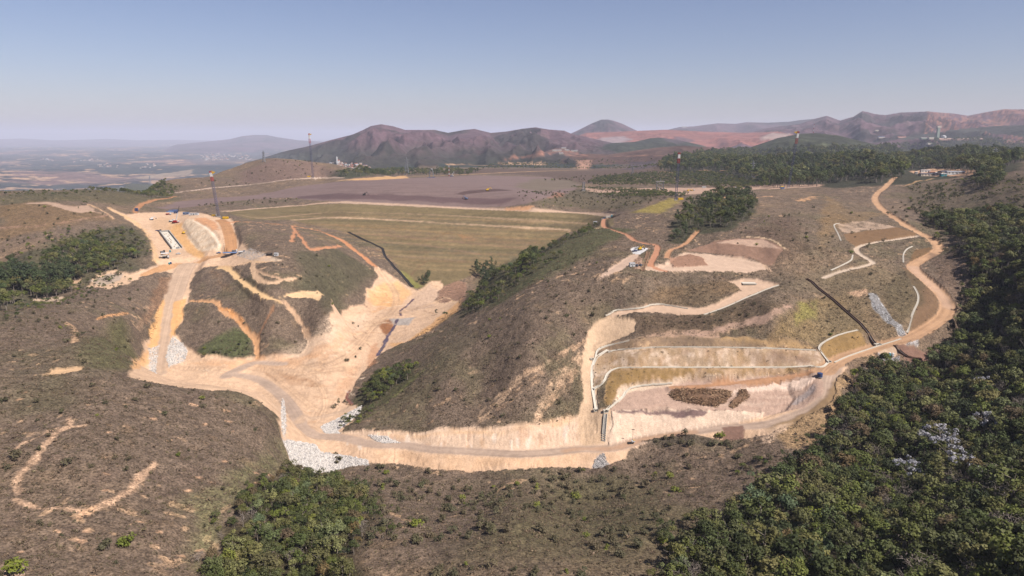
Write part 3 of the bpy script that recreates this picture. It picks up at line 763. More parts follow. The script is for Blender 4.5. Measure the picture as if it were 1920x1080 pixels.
P("1700,497 1715,470 1745,462 1750,470 1712,496", (134, 106, 76), TERR, soft=1, jit=1.5, veg=.4)
P("1690,500 1712,500 1755,548 1762,570 1745,605 1705,618 1722,560 1713,537", (132, 106, 82), TERR, soft=1, jit=1.5, veg=.3)
P("1725,570 1740,530 1700,505 1690,505 1660,540 1665,570 1690,600", (98, 88, 66), soft=3, jit=4, a=.6)
P("1627,550 1643,552 1652,573 1675,600 1702,618 1693,624 1658,601 1638,578", (206, 208, 210), soft=.8, jit=1.5)
P("1590,548 1625,540 1632,555 1610,560", (206, 170, 138), soft=1.5, jit=3, patchy=.7)
P("1538,657 1548,640 1570,627 1607,620 1628,640 1597,653 1567,670 1555,673", (160, 130, 86), TERR, soft=.7, jit=1.5, veg=.3, streak=.2)
P("1630,655 1690,640 1700,650 1680,668 1645,668", (216, 188, 160), EARTH, soft=1, jit=1.5)
P("1646,668 1687,668 1687,676 1650,676", (170, 166, 166), soft=.4, jit=.4)
P("1677,650 1713,653 1740,663 1743,677 1723,684 1697,674", (146, 114, 98), TERR, soft=.6, jit=1.2)
P("1697,645 1718,640 1722,652 1700,652", (184, 178, 174), soft=.5, jit=.5)
MAINR = "1545,697 1560,682 1587,667 1620,657 1653,647 1687,637 1717,627 1747,610 1770,593 1777,573 1767,553 1747,533 1723,512 1712,499 1722,490 1747,477 1761,464 1750,452 1713,430 1680,410 1651,388 1641,374 1646,362 1660,350 1670,340 1679,331"
L(MAINR, 13, (214, 172, 134), ROAD, soft=.9, carve=5, tracks=.3, w2=7)
L("1712,499 1723,512 1747,533 1767,553 1777,573", 8, (220, 184, 156), soft=2, jit=2, a=.7)
P("1740,470 1790,480 1800,530 1790,580 1780,560 1760,530", (116, 98, 66), soft=3, jit=4, a=.6)
L("1695,348 1720,341 1750,335", 4, (196, 160, 118), soft=1.5, jit=2, y0=700)
P("1706,322 1740,316 1820,318 1850,322 1800,331 1730,330", (214, 172, 138), EARTH, soft=3, jit=5, y0=850)
# pale wash lines braided down the spur
for base, w, n_ in [("1098,640 1065,655 1030,675 1000,695 975,715 955,735 925,765 905,788", 2.0, 5), ("1096,660 1075,690 1055,712 1040,730 1020,755 1010,785", 2.0, 5), ("1070,652 1020,680 985,700 960,722 930,745 905,770 895,785", 1.5, 3), ("1090,665 1070,685 1040,700 1030,730", 1.3, 4)]:
    q = np.array(parse(base))
    for i in range(n_):
        i0 = random.randint(0, max(0, len(q) - 4))
        seg = q[i0:i0 + random.randint(3, len(q))]
        seg = seg + np.array([[random.gauss(0, 3.5), random.gauss(0, 2.5)]]) + np.array([[random.gauss(0, 1.8), random.gauss(0, 1.5)] for _ in seg])
        L([tuple(v) for v in seg], w * random.uniform(.5, 1.1), (206, 174, 142), soft=.5, jit=1.3, a=.85, veg=.15, patchy=.7)
# pale scars where scrub was cleared on the spur
for i in range(46):
    t0 = random.random()
    (ax, ay), (bx, by) = random.choice([((1095, 640), (890, 775)), ((1100, 645), (905, 790)), ((1095, 670), (1010, 785)), ((1090, 690), (1030, 760)), ((1098, 635), (960, 740))])
    x0, y0 = ax + (bx - ax) * t0 + random.uniform(-7, 7), ay + (by - ay) * t0 + random.uniform(-6, 6)
    ln = random.uniform(.08, .22)
    L("%f,%f %f,%f" % (x0, y0, x0 + (bx - ax) * ln + random.uniform(-4, 4), y0 + (by - ay) * ln + random.uniform(-3, 3)), random.uniform(.7, 1.6), (186, 154, 124), soft=.5, jit=1.2, a=.75, veg=.2, patchy=.5)
# far paint
P("340,297 420,285 560,290 540,310 380,310", (92, 96, 98), soft=60, jit=90, y0=3000, a=.5)
L("0,332 60,327 120,326", 25, (190, 140, 112), soft=20, jit=30, y0=2700, a=.5)
P("250,333 330,322 365,317 350,330 270,336", (168, 146, 120), soft=20, jit=30, y0=2700, a=.8)
P("1240,262 1265,255 1300,262 1270,270", (98, 84, 92), MINE, soft=20, jit=40, y0=4000, a=.7)
P("1110,260 1170,255 1190,262 1150,268", (168, 160, 162), soft=30, jit=40, y0=4000, a=.7)
P("1420,258 1450,249 1485,252 1470,262 1430,264", (200, 178, 166), soft=30, jit=40, y0=4000, a=.8)
P("1080,300 1110,300 1100,318 1085,318", (190, 148, 124), soft=8, jit=8, y0=1800, a=.8)
P("1165,318 1180,303 1230,302 1240,310 1200,318", (92, 80, 84), soft=10, jit=12, y0=1800, a=.8)
L("945,300 1000,291 1060,284 1100,292", 16, (172, 124, 104), soft=8, jit=12, y0=2700, a=.8)
L("1060,288 1090,294 1200,292 1240,292", 14, (186, 138, 112), soft=8, jit=12, y0=2200, a=.6)

# formation level under drains, flumes and narrow tracks
for s in ["1140,656 1125,665 1117,671 1110,690 1110,705 1112,730 1116,752 1118,767", "1117,668 1122,655 1140,648 1180,638", "1140,660 1207,652 1280,651 1440,653 1530,657", "1113,729 1138,703 1175,689 1280,689 1490,688 1555,673", "1137,769 1168,742 1177,728 1260,716",
          "1135,592 1152,583 1200,576 1222,570 1290,577", "1553,672 1537,657 1538,648 1570,629 1608,619", "1577,452 1571,438 1564,424 1574,419", "1558,507 1580,497 1599,478", "1713,537 1721,552 1721,566 1712,586 1702,616", "1711,462 1700,468 1694,492", "1320,590 1360,576 1410,554 1460,534",
          "1565,677 1600,662 1650,646 1690,630", "1512,523 1533,540 1563,563 1613,607 1643,642", "1720,442 1680,448 1630,457 1607,464 1611,474 1637,493 1620,498 1590,505 1545,521"]:
    L(s, 9, None, soft=3, jit=0, rough=.05, veg=.1)
for s in ["1154,406 1131,420 1162,435 1193,452 1233,463 1227,480 1220,497", "1250,483 1256,470 1286,457 1308,432", "410,503 443,517 487,550 529,566 572,618 582,636", "427,415 520,420 600,433 640,450 685,483 706,504"]:
    L(s, 10, None, soft=3, jit=0, rough=.15)
# ------------------------------------------------------------------ small relief, then the land as meshes
Hd = H
xn, yn = X[:NN], Y[:NN]
fade = sstep(2600, 900, RR[:NN])[:, None]
Hd[:NN] += (ROUGH[:NN] * (fbm(xn / 26, yn / 26, 3, 31) * 1.9 + fbm(xn / 7, yn / 7, 2, 33) * .7 + fbm(xn / 2.3, yn / 2.3, 2, 34) * .38) * fade)
Hd[:NN] -= np.where(ID[:NN] == WATER, .9, np.where((ID[:NN] == EARTH) | (ID[:NN] == ROAD), .8, 0)) * fade
BASE *= (1 + .10 * fbm(X / 2.3, Y / 2.3, 2, 35) * (RG < 2600))[..., None].astype(np.float32)
BASE = BASE.clip(.004, .85)


def nodes(name):
    m = bpy.data.materials.new(name)
    m.use_nodes = True
    nt = m.node_tree
    return m, nt, nt.nodes, nt.links, nt.nodes["Principled BSDF"]


def ground_mat(name, fine, coarse, bump, bump_scale, rough=.95, spec=.15):
    """base colour = the ground's own cover colour, broken up by world-scale noise"""
    m, nt, N, Lk, B = nodes(name)
    at = N.new("ShaderNodeAttribute")
    at.attribute_name = "cover"
    geo = N.new("ShaderNodeNewGeometry")
    val = None
    for sc, amp in fine:
        t = N.new("ShaderNodeTexNoise")
        t.inputs["Scale"].default_value = 1.0 / sc
        t.inputs["Detail"].default_value = 3
        t.inputs["Roughness"].default_value = .65
        Lk.new(geo.outputs["Position"], t.inputs["Vector"])
        mr = N.new("ShaderNodeMapRange")
        mr.inputs[1].default_value, mr.inputs[2].default_value = .28, .72
        mr.inputs[3].default_value, mr.inputs[4].default_value = 1 - amp, 1 + amp
        Lk.new(t.outputs["Fac"], mr.inputs[0])
        if val is None:
            val = mr.outputs[0]
        else:
            mu = N.new("ShaderNodeMath")
            mu.operation = 'MULTIPLY'
            Lk.new(val, mu.inputs[0])
            Lk.new(mr.outputs[0], mu.inputs[1])
            val = mu.outputs[0]
    vm = N.new("ShaderNodeVectorMath")
    vm.operation = 'SCALE'
    Lk.new(at.outputs["Color"], vm.inputs[0])
    Lk.new(val, vm.inputs["Scale"])
    Lk.new(vm.outputs[0], B.inputs["Base Color"])
    B.inputs["Roughness"].default_value = rough
    B.inputs["Specular IOR Level"].default_value = spec
    if bump:
        t = N.new("ShaderNodeTexNoise")
        t.inputs["Scale"].default_value = 1.0 / bump_scale
        t.inputs["Detail"].default_value = 4
        Lk.new(geo.outputs["Position"], t.inputs["Vector"])
        bp = N.new("ShaderNodeBump")
        bp.inputs["Strength"].default_value = .8
        bp.inputs["Distance"].default_value = bump
        Lk.new(t.outputs["Fac"], bp.inputs["Height"])
        Lk.new(bp.outputs[0], B.inputs["Normal"])
    return m


GM = {HILL: ground_mat("scrub", [(.9, .6), (3.6, .38), (14, .15)], 1, .6, 1.0), EARTH: ground_mat("earth", [(.8, .14), (5, .12), (30, .06)], 1, .5, 1.6),
      ROAD: ground_mat("packed_dirt", [(.6, .07), (5, .08)], 1, .05, .8), DAM: ground_mat("dam_grass", [(1.6, .2), (9, .14), (40, .08)], 1, .15, 2),
      TAIL: ground_mat("tailings", [(3, .08), (25, .08)], 1, .1, 3), TERR: ground_mat("terrace_soil", [(.9, .2), (5, .12)], 1, .3, 1.4),
      MINE: ground_mat("pit_rock", [(60, .15)], 1, 3, 40), PLAIN: ground_mat("far_land", [(30, .35), (120, .35), (500, .2)], 1, 6, 60), MTN: ground_mat("mountain", [(22, .4), (90, .3), (300, .15)], 1, 16, 70),
      WATER: ground_mat("water", [(2, .1)], 1, .02, 1, .12, .5)}
GNAMES = {HILL: "hillside_terrain", EARTH: "bare_ground", ROAD: "dirt_road", DAM: "dam", TAIL: "tailings_ground", TERR: "terrace_ground", MINE: "pit_terrain", PLAIN: "plain_land", MTN: "mountains", WATER: "water"}
POS = np.stack([X, Y, Hd + CAMZ - (RG * RG) / 1.7e7 * 0], -1).astype(np.float32).reshape(-1, 3)
COLV = BASE.reshape(-1, 3)
vid = np.arange(NR * NA).reshape(NR, NA)
quads = np.stack([vid[:-1, :-1], vid[:-1, 1:], vid[1:, 1:], vid[1:, :-1]], -1).reshape(-1, 4)
fid = ID[:-1, :-1].reshape(-1)


def np_mesh(name, verts, faces, mat, k=4, smooth=True, color=None):
    me = bpy.data.meshes.new(name)
    me.vertices.add(len(verts))
    me.vertices.foreach_set("co", np.ascontiguousarray(verts, np.float32).ravel())
    me.loops.add(faces.size)
    me.loops.foreach_set("vertex_index", np.ascontiguousarray(faces, np.int32).ravel())
    me.polygons.add(len(faces))
    me.polygons.foreach_set("loop_start", np.arange(0, faces.size, k, dtype=np.int32))
    me.update(calc_edges=True)
    me.polygons.foreach_set("use_smooth", np.full(len(faces), smooth))
    if color is not None:
        c = me.attributes.new("cover", 'FLOAT_COLOR', 'POINT')
        c.data.foreach_set("color", np.concatenate([color, np.ones((len(color), 1), np.float32)], 1).astype(np.float32).ravel())
    if mat:
        me.materials.append(mat)
    return me


def tag(o, label=None, cat=None, group=None, kind=None):
    if label:
        o["label"] = label
    if cat:
        o["category"] = cat
    if group:
        o["group"] = group
    if kind:
        o["kind"] = kind
    return o


def link(name, data, parent=None):
    o = bpy.data.objects.new(name, data)
    COL.objects.link(o)
    if parent:
        o.parent = parent
    return o


GLAB = {HILL: "brown scrub covered hillsides around the works", EARTH: "pale tan bare ground of the valley and cuttings", ROAD: "pinkish tan dirt roads winding over the hills", TAIL: "flat purple brown tailings behind the dam",
        TERR: "straw and brown cut terraces beside the dirt road", MINE: "red benched open pit slopes far away", PLAIN: "hazy patchwork plain reaching the horizon", MTN: "purple brown mountains behind the tailings", WATER: "dark stream and small blue pond"}
for g in range(10):
    f = quads[fid == g]
    if not len(f):
        continue
    used, inv = np.unique(f, return_inverse=True)
    me = np_mesh(GNAMES[g], POS[used], inv.reshape(-1, 4), GM[g], color=COLV[used])
    o = link(GNAMES[g], me)
    if g == DAM:
        tag(o, "wide grassy dam embankment with pale horizontal berms", "dam")
    else:
        tag(o, GLAB[g], kind="structure")
# ------------------------------------------------------------------ vegetation
def foliage_mat(name, cols, var=.35, hue=.0, transl=.25):
    """leaf colour: one pick per plant, varied from spray to spray"""
    m, nt, N, Lk, B = nodes(name)
    oi = N.new("ShaderNodeObjectInfo")
    cr = N.new("ShaderNodeValToRGB")
    cr.color_ramp.interpolation = 'LINEAR'
    e = cr.color_ramp.elements
    while len(e) < len(cols):
        e.new(.5)
    for i, c in enumerate(cols):
        e[i].position = i / max(len(cols) - 1, 1)
        e[i].color = (*alb(c), 1)
    Lk.new(oi.outputs["Random"], cr.inputs[0])
    at = N.new("ShaderNodeAttribute")
    at.attribute_name = "spray"
    mr = N.new("ShaderNodeMapRange")
    mr.inputs[3].default_value, mr.inputs[4].default_value = 1 - var, 1 + var
    Lk.new(at.outputs["Fac"], mr.inputs[0])
    vm = N.new("ShaderNodeVectorMath")
    vm.operation = 'SCALE'
    Lk.new(cr.outputs[0], vm.inputs[0])
    Lk.new(mr.outputs[0], vm.inputs["Scale"])
    Lk.new(vm.outputs[0], B.inputs["Base Color"])
    B.inputs["Roughness"].default_value = .7
    B.inputs["Specular IOR Level"].default_value = .2
    tr = N.new("ShaderNodeBsdfTranslucent")
    mx = N.new("ShaderNodeMixShader")
    mx.inputs[0].default_value = transl
    Lk.new(vm.outputs[0], tr.inputs[0])
    Lk.new(B.outputs[0], mx.inputs[1])
    Lk.new(tr.outputs[0], mx.inputs[2])
    Lk.new(mx.outputs[0], N["Material Output"].inputs[0])
    return m


def plain_mat(name, c, rough=.7, metal=0, var=.12, scale=1.2, spec=.3):
    m, nt, N, Lk, B = nodes(name)
    t = N.new("ShaderNodeTexNoise")
    t.inputs["Scale"].default_value = scale
    t.inputs["Detail"].default_value = 3
    tc = N.new("ShaderNodeTexCoord")
    Lk.new(tc.outputs["Object"], t.inputs["Vector"])
    mr = N.new("ShaderNodeMapRange")
    mr.inputs[1].default_value, mr.inputs[2].default_value = .3, .7
    mr.inputs[3].default_value, mr.inputs[4].default_value = 1 - var, 1 + var
    Lk.new(t.outputs["Fac"], mr.inputs[0])
    vm = N.new("ShaderNodeVectorMath")
    vm.operation = 'SCALE'
    vm.inputs[0].default_value = alb(c)
    Lk.new(mr.outputs[0], vm.inputs["Scale"])
    Lk.new(vm.outputs[0], B.inputs["Base Color"])
    B.inputs["Roughness"].default_value = rough
    B.inputs["Metallic"].default_value = metal
    B.inputs["Specular IOR Level"].default_value = spec
    return m


LEAF = foliage_mat("broad_leaves", [(100, 108, 58), (120, 124, 64), (84, 95, 56), (130, 126, 74), (104, 118, 60), (78, 86, 52), (128, 138, 66), (114, 108, 72), (90, 105, 62), (144, 136, 84), (108, 120, 74), (94, 99, 54), (62, 74, 46), (156, 154, 96), (110, 128, 92)], var=.45, transl=.16)
LEAF_PINE = foliage_mat("tall_tree_leaves", [(84, 98, 70), (100, 114, 74), (74, 86, 64), (112, 120, 80), (88, 100, 66)])
LEAF_YEL = foliage_mat("yellow_green_leaves", [(150, 158, 66), (128, 140, 60), (164, 166, 84)])
LEAF_RUST = foliage_mat("rusty_leaves", [(136, 120, 84), (122, 108, 84), (146, 124, 78), (130, 112, 92)])
LEAF_BUSH = foliage_mat("bush_leaves", [(114, 110, 84), (128, 118, 90), (104, 104, 76), (136, 122, 96), (114, 116, 80)])
LEAF_DRY = foliage_mat("dry_scrub", [(142, 122, 102), (131, 112, 94), (155, 132, 107), (122, 113, 85), (121, 104, 90), (137, 125, 93), (112, 100, 85)], var=.45, transl=.1)
BLOSSOM = foliage_mat("white_blossom", [(214, 212, 216), (196, 196, 204)], var=.15)
TWIG = foliage_mat("bare_twigs", [(158, 146, 138), (140, 124, 116), (172, 160, 150)], var=.3, transl=.05)
BARK = plain_mat("bark", (128, 116, 104), .9, var=.3, scale=3)
BARK_PALE = plain_mat("pale_bark", (168, 156, 144), .9, var=.25, scale=3)


def rand_dirs(n, g):
    v = g.normal(size=(n, 3))
    return v / np.linalg.norm(v, axis=1)[:, None]


def sprays(centres, radii, per, size, g, up=.35, flat=1.0, kite=.75):
    """leaf sprays spread over puffs: irregular four-sided faces lying roughly along each puff's skin"""
    V, Fc, Sp = [], [], []
    for c, rad in zip(centres, radii):
        d = rand_dirs(per, g)
        d[:, 2] = np.abs(d[:, 2]) * np.where(g.random(per) < .78, 1, -1)
        p = c + d * (rad * g.uniform(.55, 1.08, per))[:, None] * np.array([1, 1, flat])
        nrm = d + rand_dirs(per, g) * .75 + np.array([0, 0, up])
        nrm /= np.linalg.norm(nrm, axis=1)[:, None]
        t = np.cross(nrm, rand_dirs(per, g))
        t /= np.linalg.norm(t, axis=1)[:, None] + 1e-9
        bt = np.cross(nrm, t)
        s = size * g.uniform(.6, 1.35, per)[:, None]
        k = g.uniform(.4, 1, (per, 4, 1))
        quad = np.stack([p - t * s * k[:, 0], p - bt * s * kite * k[:, 1], p + t * s * k[:, 2], p + bt * s * kite * k[:, 3]], 1)
        V.append(quad.reshape(-1, 3))
        tone = g.random() * .5
        Sp.append(np.repeat(np.clip(tone + g.random(per) * .5, 0, 1), 4))
    V = np.concatenate(V)
    return V, np.arange(len(V)).reshape(-1, 4), np.concatenate(Sp)


def spray_mesh(name, V, F, Sp, mat, extra=None):
    me = np_mesh(name, V, F, None, smooth=False)
    a = me.attributes.new("spray", 'FLOAT', 'POINT')
    a.data.foreach_set("value", Sp.astype(np.float32))
    for m in ([mat] if not isinstance(mat, list) else mat):
        me.materials.append(m)
    return me


def tubes(segs, sides=6):
    """tapered limbs: (p0, p1, r0, r1)"""
    V, F = [], []
    for p0, p1, r0, r1 in segs:
        p0, p1 = np.array(p0, float), np.array(p1, float)
        d = p1 - p0
        d /= np.linalg.norm(d) + 1e-9
        a = np.cross(d, [1, 0, 0] if abs(d[0]) < .8 else [0, 1, 0])
        a /= np.linalg.norm(a)
        b = np.cross(d, a)
        base = len(V)
        for p, r in ((p0, r0), (p1, r1)):
            for k in range(sides):
                w = 2 * pi * k / sides
                V.append(p + (a * cos(w) + b * sin(w)) * r)
        for k in range(sides):
            F.append((base + k, base + (k + 1) % sides, base + sides + (k + 1) % sides, base + sides + k))
    return np.array(V), np.array(F)


def limb_segs(g, h, crown_r, n=5, r=.2, start=.45, lean=.06):
    x, y = g.normal(size=2) * lean * h
    top = np.array([x, y, h * .82])
    segs, prev, k = [], np.zeros(3), 4
    for i in range(1, k + 1):
        q = top * i / k + np.append(g.normal(size=2) * .02 * h, 0)
        segs.append((prev, q, r * (1 - .8 * (i - 1) / k), r * (1 - .8 * i / k)))
        prev = q
    for i in range(n):
        t = start + (.8 - start) * i / max(n - 1, 1)
        a = 2.4 * i + g.random()
        p = top * t / .82 * .82
        q = p + np.array([cos(a) * crown_r * .7, sin(a) * crown_r * .7, h * .14 + g.random() * h * .1])
        mid = (p + q) / 2 + np.array([0, 0, -.02 * h])
        segs += [(p, mid, r * .45 * (1 - t * .5), r * .3 * (1 - t * .5)), (mid, q, r * .3 * (1 - t * .5), r * .08)]
    return segs


def make_tree(kind, seed):
    """unit tree about 1 m tall; returns crown data, trunk data"""
    g = np.random.default_rng(seed)
    if kind == 'broad':
        n = g.integers(9, 17)
        R0 = g.uniform(.32, .50)
        a = g.random(n) * 2 * pi
        rr = R0 * .72 * np.sqrt(g.random(n))
        cz = .78 - .42 * (rr / R0) ** 2 * g.uniform(.6, 1.5, n) + g.normal(size=n) * .04
        cen = np.stack([rr * np.cos(a), rr * np.sin(a), cz], 1)
        rad = g.uniform(.085, .165, n)
        c = sprays(cen, rad, 56, .044, g)
        t = tubes(limb_segs(g, .95, R0, 5, .022))
    elif kind == 'tall':
        n = g.integers(9, 13)
        z = np.linspace(.38, .95, n)
        w = .20 * np.sin(np.clip((z - .25) / .8, 0, 1) * pi) ** .7
        a = g.random(n) * 2 * pi
        cen = np.stack([w * .8 * np.cos(a), w * .8 * np.sin(a), z], 1)
        c = sprays(cen, g.uniform(.09, .14, n), 46, .042, g, flat=.85)
        t = tubes(limb_segs(g, 1, .2, 5, .016, lean=.02))
    elif kind == 'bare':
        segs = limb_segs(g, .95, .36, 8, .02, .3)
        ends = [s[1] for s in segs if s[3] < .006]
        for e in ends:
            for k in range(4):
                segs.append((e, np.array(e) + rand_dirs(1, g)[0] * [.14, .14, .1] + [0, 0, .06], .004, .0015))
        cen = np.array(ends) + [0, 0, .04]
        c = sprays(cen, np.full(len(cen), .15), 20, .03, g, kite=.25)
        t = tubes(segs, 5)
    elif kind == 'blossom':
        n = 26
        a = g.random(n) * 2 * pi
        rr = .42 * np.sqrt(g.random(n))
        cen = np.stack([rr * np.cos(a), rr * np.sin(a), .8 - .35 * (rr / .42) ** 2 + g.normal(size=n) * .04], 1)
        c = sprays(cen, g.uniform(.035, .07, n), 20, .034, g)
        t = tubes(limb_segs(g, .95, .42, 8, .02))
    else:                                           # bush, grows from the ground
        n = g.integers(4, 8)
        a = g.random(n) * 2 * pi
        rr = .38 * np.sqrt(g.random(n))
        cen = np.stack([rr * np.cos(a), rr * np.sin(a), .55 - .5 * rr + g.normal(size=n) * .1], 1)
        c = sprays(cen, g.uniform(.2, .34, n), 40, .11, g)
        t = tubes([((0, 0, -.1), q * .8, .03, .01) for q in cen], 4)
    return c, t


class Plant:
    def __init__(self, name, kind, seed, leaf, bark):
        (V, F, Sp), (tv, tf) = make_tree(kind, seed)
        self.crown = spray_mesh(name + "_crown", V, F, Sp, leaf)
        self.trunk = np_mesh(name + "_trunk", tv, tf, bark)
        both = spray_mesh(name, np.concatenate([V, tv]), np.concatenate([F, tf + len(V)]), np.concatenate([Sp, np.full(len(tv), .5)]), [leaf, bark])
        both.polygons.foreach_set("material_index", np.concatenate([np.zeros(len(F), np.int32), np.ones(len(tf), np.int32)]))
        self.joined = both
        self.height = V[:, 2].max()


KINDS = {'broad': [Plant("broadleaf_tree", 'broad', 100 + i, LEAF, BARK_PALE) for i in range(9)],
         'rust': [Plant("rusty_tree", 'broad', 130 + i, LEAF_RUST, BARK_PALE) for i in range(2)],
         'lime': [Plant("lime_tree", 'broad', 140 + i, LEAF_YEL, BARK_PALE) for i in range(2)],
         'tall': [Plant("tall_tree", 'tall', 160 + i, LEAF_PINE, BARK) for i in range(4)],
         'bare': [Plant("bare_tree", 'bare', 180 + i, TWIG, BARK_PALE) for i in range(3)],
         'blossom': [Plant("blossom_tree", 'blossom', 190 + i, BLOSSOM, BARK_PALE) for i in range(2)],
         'bush': [Plant("bush", 'bush', 200 + i, LEAF_BUSH, BARK) for i in range(5)],
         'limebush': [Plant("lime_bush", 'bush', 220 + i, LEAF_YEL, BARK) for i in range(2)]}


def scatter(name, label, meshes, pos, scale, rot, pick, kind="stuff"):
    """many small plants or stones nobody could count: ONE object, instanced on points"""
    pc = bpy.data.collections.new(name + "_kinds")
    for i, me in enumerate(meshes):
        pc.objects.link(bpy.data.objects.new("%s_kind_%02d" % (name, i), me))
    me = bpy.data.meshes.new(name)
    me.vertices.add(len(pos))
    me.vertices.foreach_set("co", np.ascontiguousarray(pos, np.float32).ravel())
    for an, ty, dat, key in (("size", 'FLOAT_VECTOR', scale, "vector"), ("turn", 'FLOAT_VECTOR', rot, "vector"), ("pick", 'INT', pick, "value")):
        at = me.attributes.new(an, ty, 'POINT')
        at.data.foreach_set(key, np.ascontiguousarray(dat, np.int32 if ty == 'INT' else np.float32).ravel())
    o = link(name, me)
    ng = bpy.data.node_groups.new(name, 'GeometryNodeTree')
    ng.interface.new_socket("Geometry", in_out='INPUT', socket_type='NodeSocketGeometry')
    ng.interface.new_socket("Geometry", in_out='OUTPUT', socket_type='NodeSocketGeometry')
    N, Lk = ng.nodes, ng.links
    gi, go = N.new("NodeGroupInput"), N.new("NodeGroupOutput")
    ci = N.new("GeometryNodeCollectionInfo")
    ci.inputs[0].default_value = pc
    ci.inputs["Separate Children"].default_value = True
    ci.inputs["Reset Children"].default_value = True
    ip = N.new("GeometryNodeInstanceOnPoints")
    ip.inputs["Pick Instance"].default_value = True

    def named(nm, ty):
        q = N.new("GeometryNodeInputNamedAttribute")
        q.data_type = ty
        q.inputs[0].default_value = nm
        return q.outputs[0]
    Lk.new(gi.outputs[0], ip.inputs["Points"])
    Lk.new(ci.outputs[0], ip.inputs["Instance"])
    Lk.new(named("pick", 'INT'), ip.inputs["Instance Index"])
    e2r = N.new("FunctionNodeEulerToRotation")
    Lk.new(named("turn", 'FLOAT_VECTOR'), e2r.inputs[0])
    Lk.new(e2r.outputs[0], ip.inputs["Rotation"])
    Lk.new(named("size", 'FLOAT_VECTOR'), ip.inputs["Scale"])
    Lk.new(ip.outputs[0], go.inputs[0])
    md = o.modifiers.new("scatter", 'NODES')
    md.node_group = ng
    tag(o, label, kind=kind)
    return o


TREES, BUSHES = [], []      # (x, y, z, height, kind, region)


def in_frame(x, y, z, pad=60):
    d = y * cos(PITCH) - (z - CAMZ) * sin(PITCH)
    v = -(y * sin(PITCH) + (z - CAMZ) * cos(PITCH))
    px, py = 960 + FPX * x / d, 540 + FPX * v / d
    return px, py, (d > 10) & (px > -pad) & (px < 1920 + pad) & (py < 1080 + pad * 2.5) & (py > -200)


def fill(region, shape, spacing, mix, hrange, y0=0, dest=TREES, keep=1.0, tries=1.6, noise=0):
    poly = poly_xy(shape, y0)
    lo, hi = poly.min(0), poly.max(0)
    nx, ny = int((hi[0] - lo[0]) / spacing) + 1, int((hi[1] - lo[1]) / spacing) + 1
    gx, gy = np.meshgrid(np.arange(nx), np.arange(ny))
    x = lo[0] + (gx + (gy % 2) * .5 + rng.uniform(-.38, .38, gx.shape)) * spacing
    y = lo[1] + (gy + rng.uniform(-.38, .38, gx.shape)) * spacing
    x, y = x.ravel(), y.ravel()
    jx = fbm(x / 20, y / 20, 2, 90) * 5
    ok = inside(x + jx, y + jx, poly) & (rng.random(len(x)) < keep)
    if noise:
        ok &= fbm(x / 22, y / 22, 3, 91) > noise - .5
    x, y = x[ok], y[ok]
    z = height(x, y)
    _, _, fr = in_frame(x, y, z, 260)
    ks, ws = zip(*mix)
    kk = rng.choice(len(ks), len(x), p=np.array(ws) / sum(ws))
    hh = rng.uniform(hrange[0], hrange[1], len(x)) * (1 + .25 * fbm(x / 30, y / 30, 2, 92))
    for i in np.flatnonzero(fr):
        dest.append((x[i], y[i], z[i], hh[i], ks[kk[i]], region))


BM = [('broad', 80), ('rust', 8), ('bare', 7), ('lime', 1)]
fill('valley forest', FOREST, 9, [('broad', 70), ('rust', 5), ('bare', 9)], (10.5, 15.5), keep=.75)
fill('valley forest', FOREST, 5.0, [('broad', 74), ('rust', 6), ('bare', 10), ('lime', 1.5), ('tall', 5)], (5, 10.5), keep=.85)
fill('ravine grove', GROVE, 9, [('broad', 8), ('rust', 1)], (7.5, 11), keep=.7)
fill('ravine grove', GROVE, 4.8, [('broad', 74), ('rust', 12), ('bare', 5), ('lime', 7)], (4, 8))
fill('west wood', LEFTWOOD, 6.5, [('broad', 95), ('lime', 2)], (8, 13), keep=.9, noise=.28)
fill('west wood', "-60,545 60,548 130,540 150,520 130,500 60,520 -60,520", 6, [('tall', 1)], (13, 19))
fill('hilltop grove', "1290,452 1257,455 1265,415 1290,388 1340,365 1405,362 1420,380 1405,412 1370,428 1310,432", 8.5, [('tall', 4), ('broad', 4)], (6, 15), keep=.75)
PINES = "1235,322 1250,300 1330,287 1420,283 1500,282 1600,282 1700,272 1780,262 1850,262 1925,268 1925,300 1880,318 1830,335 1780,320 1700,318 1690,335 1660,345 1600,340 1560,345 1530,350 1450,352 1400,340 1330,322"
fill('hilltop woodland', PINES, 15, [('tall', 4), ('broad', 5)], (12, 28), y0=1000, keep=.8, noise=.02)
fill('hilltop woodland', "1820,350 1840,325 1875,318 1880,345 1850,358", 9, [('tall', 2), ('broad', 3)], (12, 18), y0=600)
fill('hilltop woodland', "1100,345 1120,335 1230,325 1330,325 1440,345 1450,350 1380,352 1250,349 1120,350", 9, [('broad', 1)], (5, 9), y0=1000)
fill('spur thicket', "880,585 905,520 985,492 1060,445 1105,425 1120,435 1040,490 960,540 900,590", 7.5, [('broad', 5), ('tall', 1)], (4, 8), noise=.35)
fill('spur thicket', "885,530 900,495 925,500 920,530", 7, [('tall', 1)], (9, 15))
fill('spur thicket', "975,500 985,480 1010,482 1000,505", 7, [('broad', 1), ('tall', 1)], (9, 14))
fill('gully thicket', "670,740 720,692 790,680 765,715 705,755", 4.6, [('broad', 6), ('lime', 1)], (4, 8))
fill('gully thicket', "632,806 655,775 690,760 700,775 660,806", 5, [('broad', 5), ('lime', 1)], (3, 5), keep=.7)
fill('knoll thicket', "372,668 420,655 470,645 478,664 440,670", 5, [('broad', 1)], (3, 5), keep=.8)
fill('dam toe', "780,532 800,515 815,520 800,535", 6, [('tall', 1)], (7, 11))
fill('west ridge', "230,362 235,345 310,347 330,355 322,372 280,372", 8, [('broad', 2)], (5, 9), y0=800, keep=.8)
fill('west ridge', "-60,362 80,362 200,355 240,350 230,362 100,372 -60,372", 9, [('broad', 1)], (3, 6), y0=700, keep=.6)
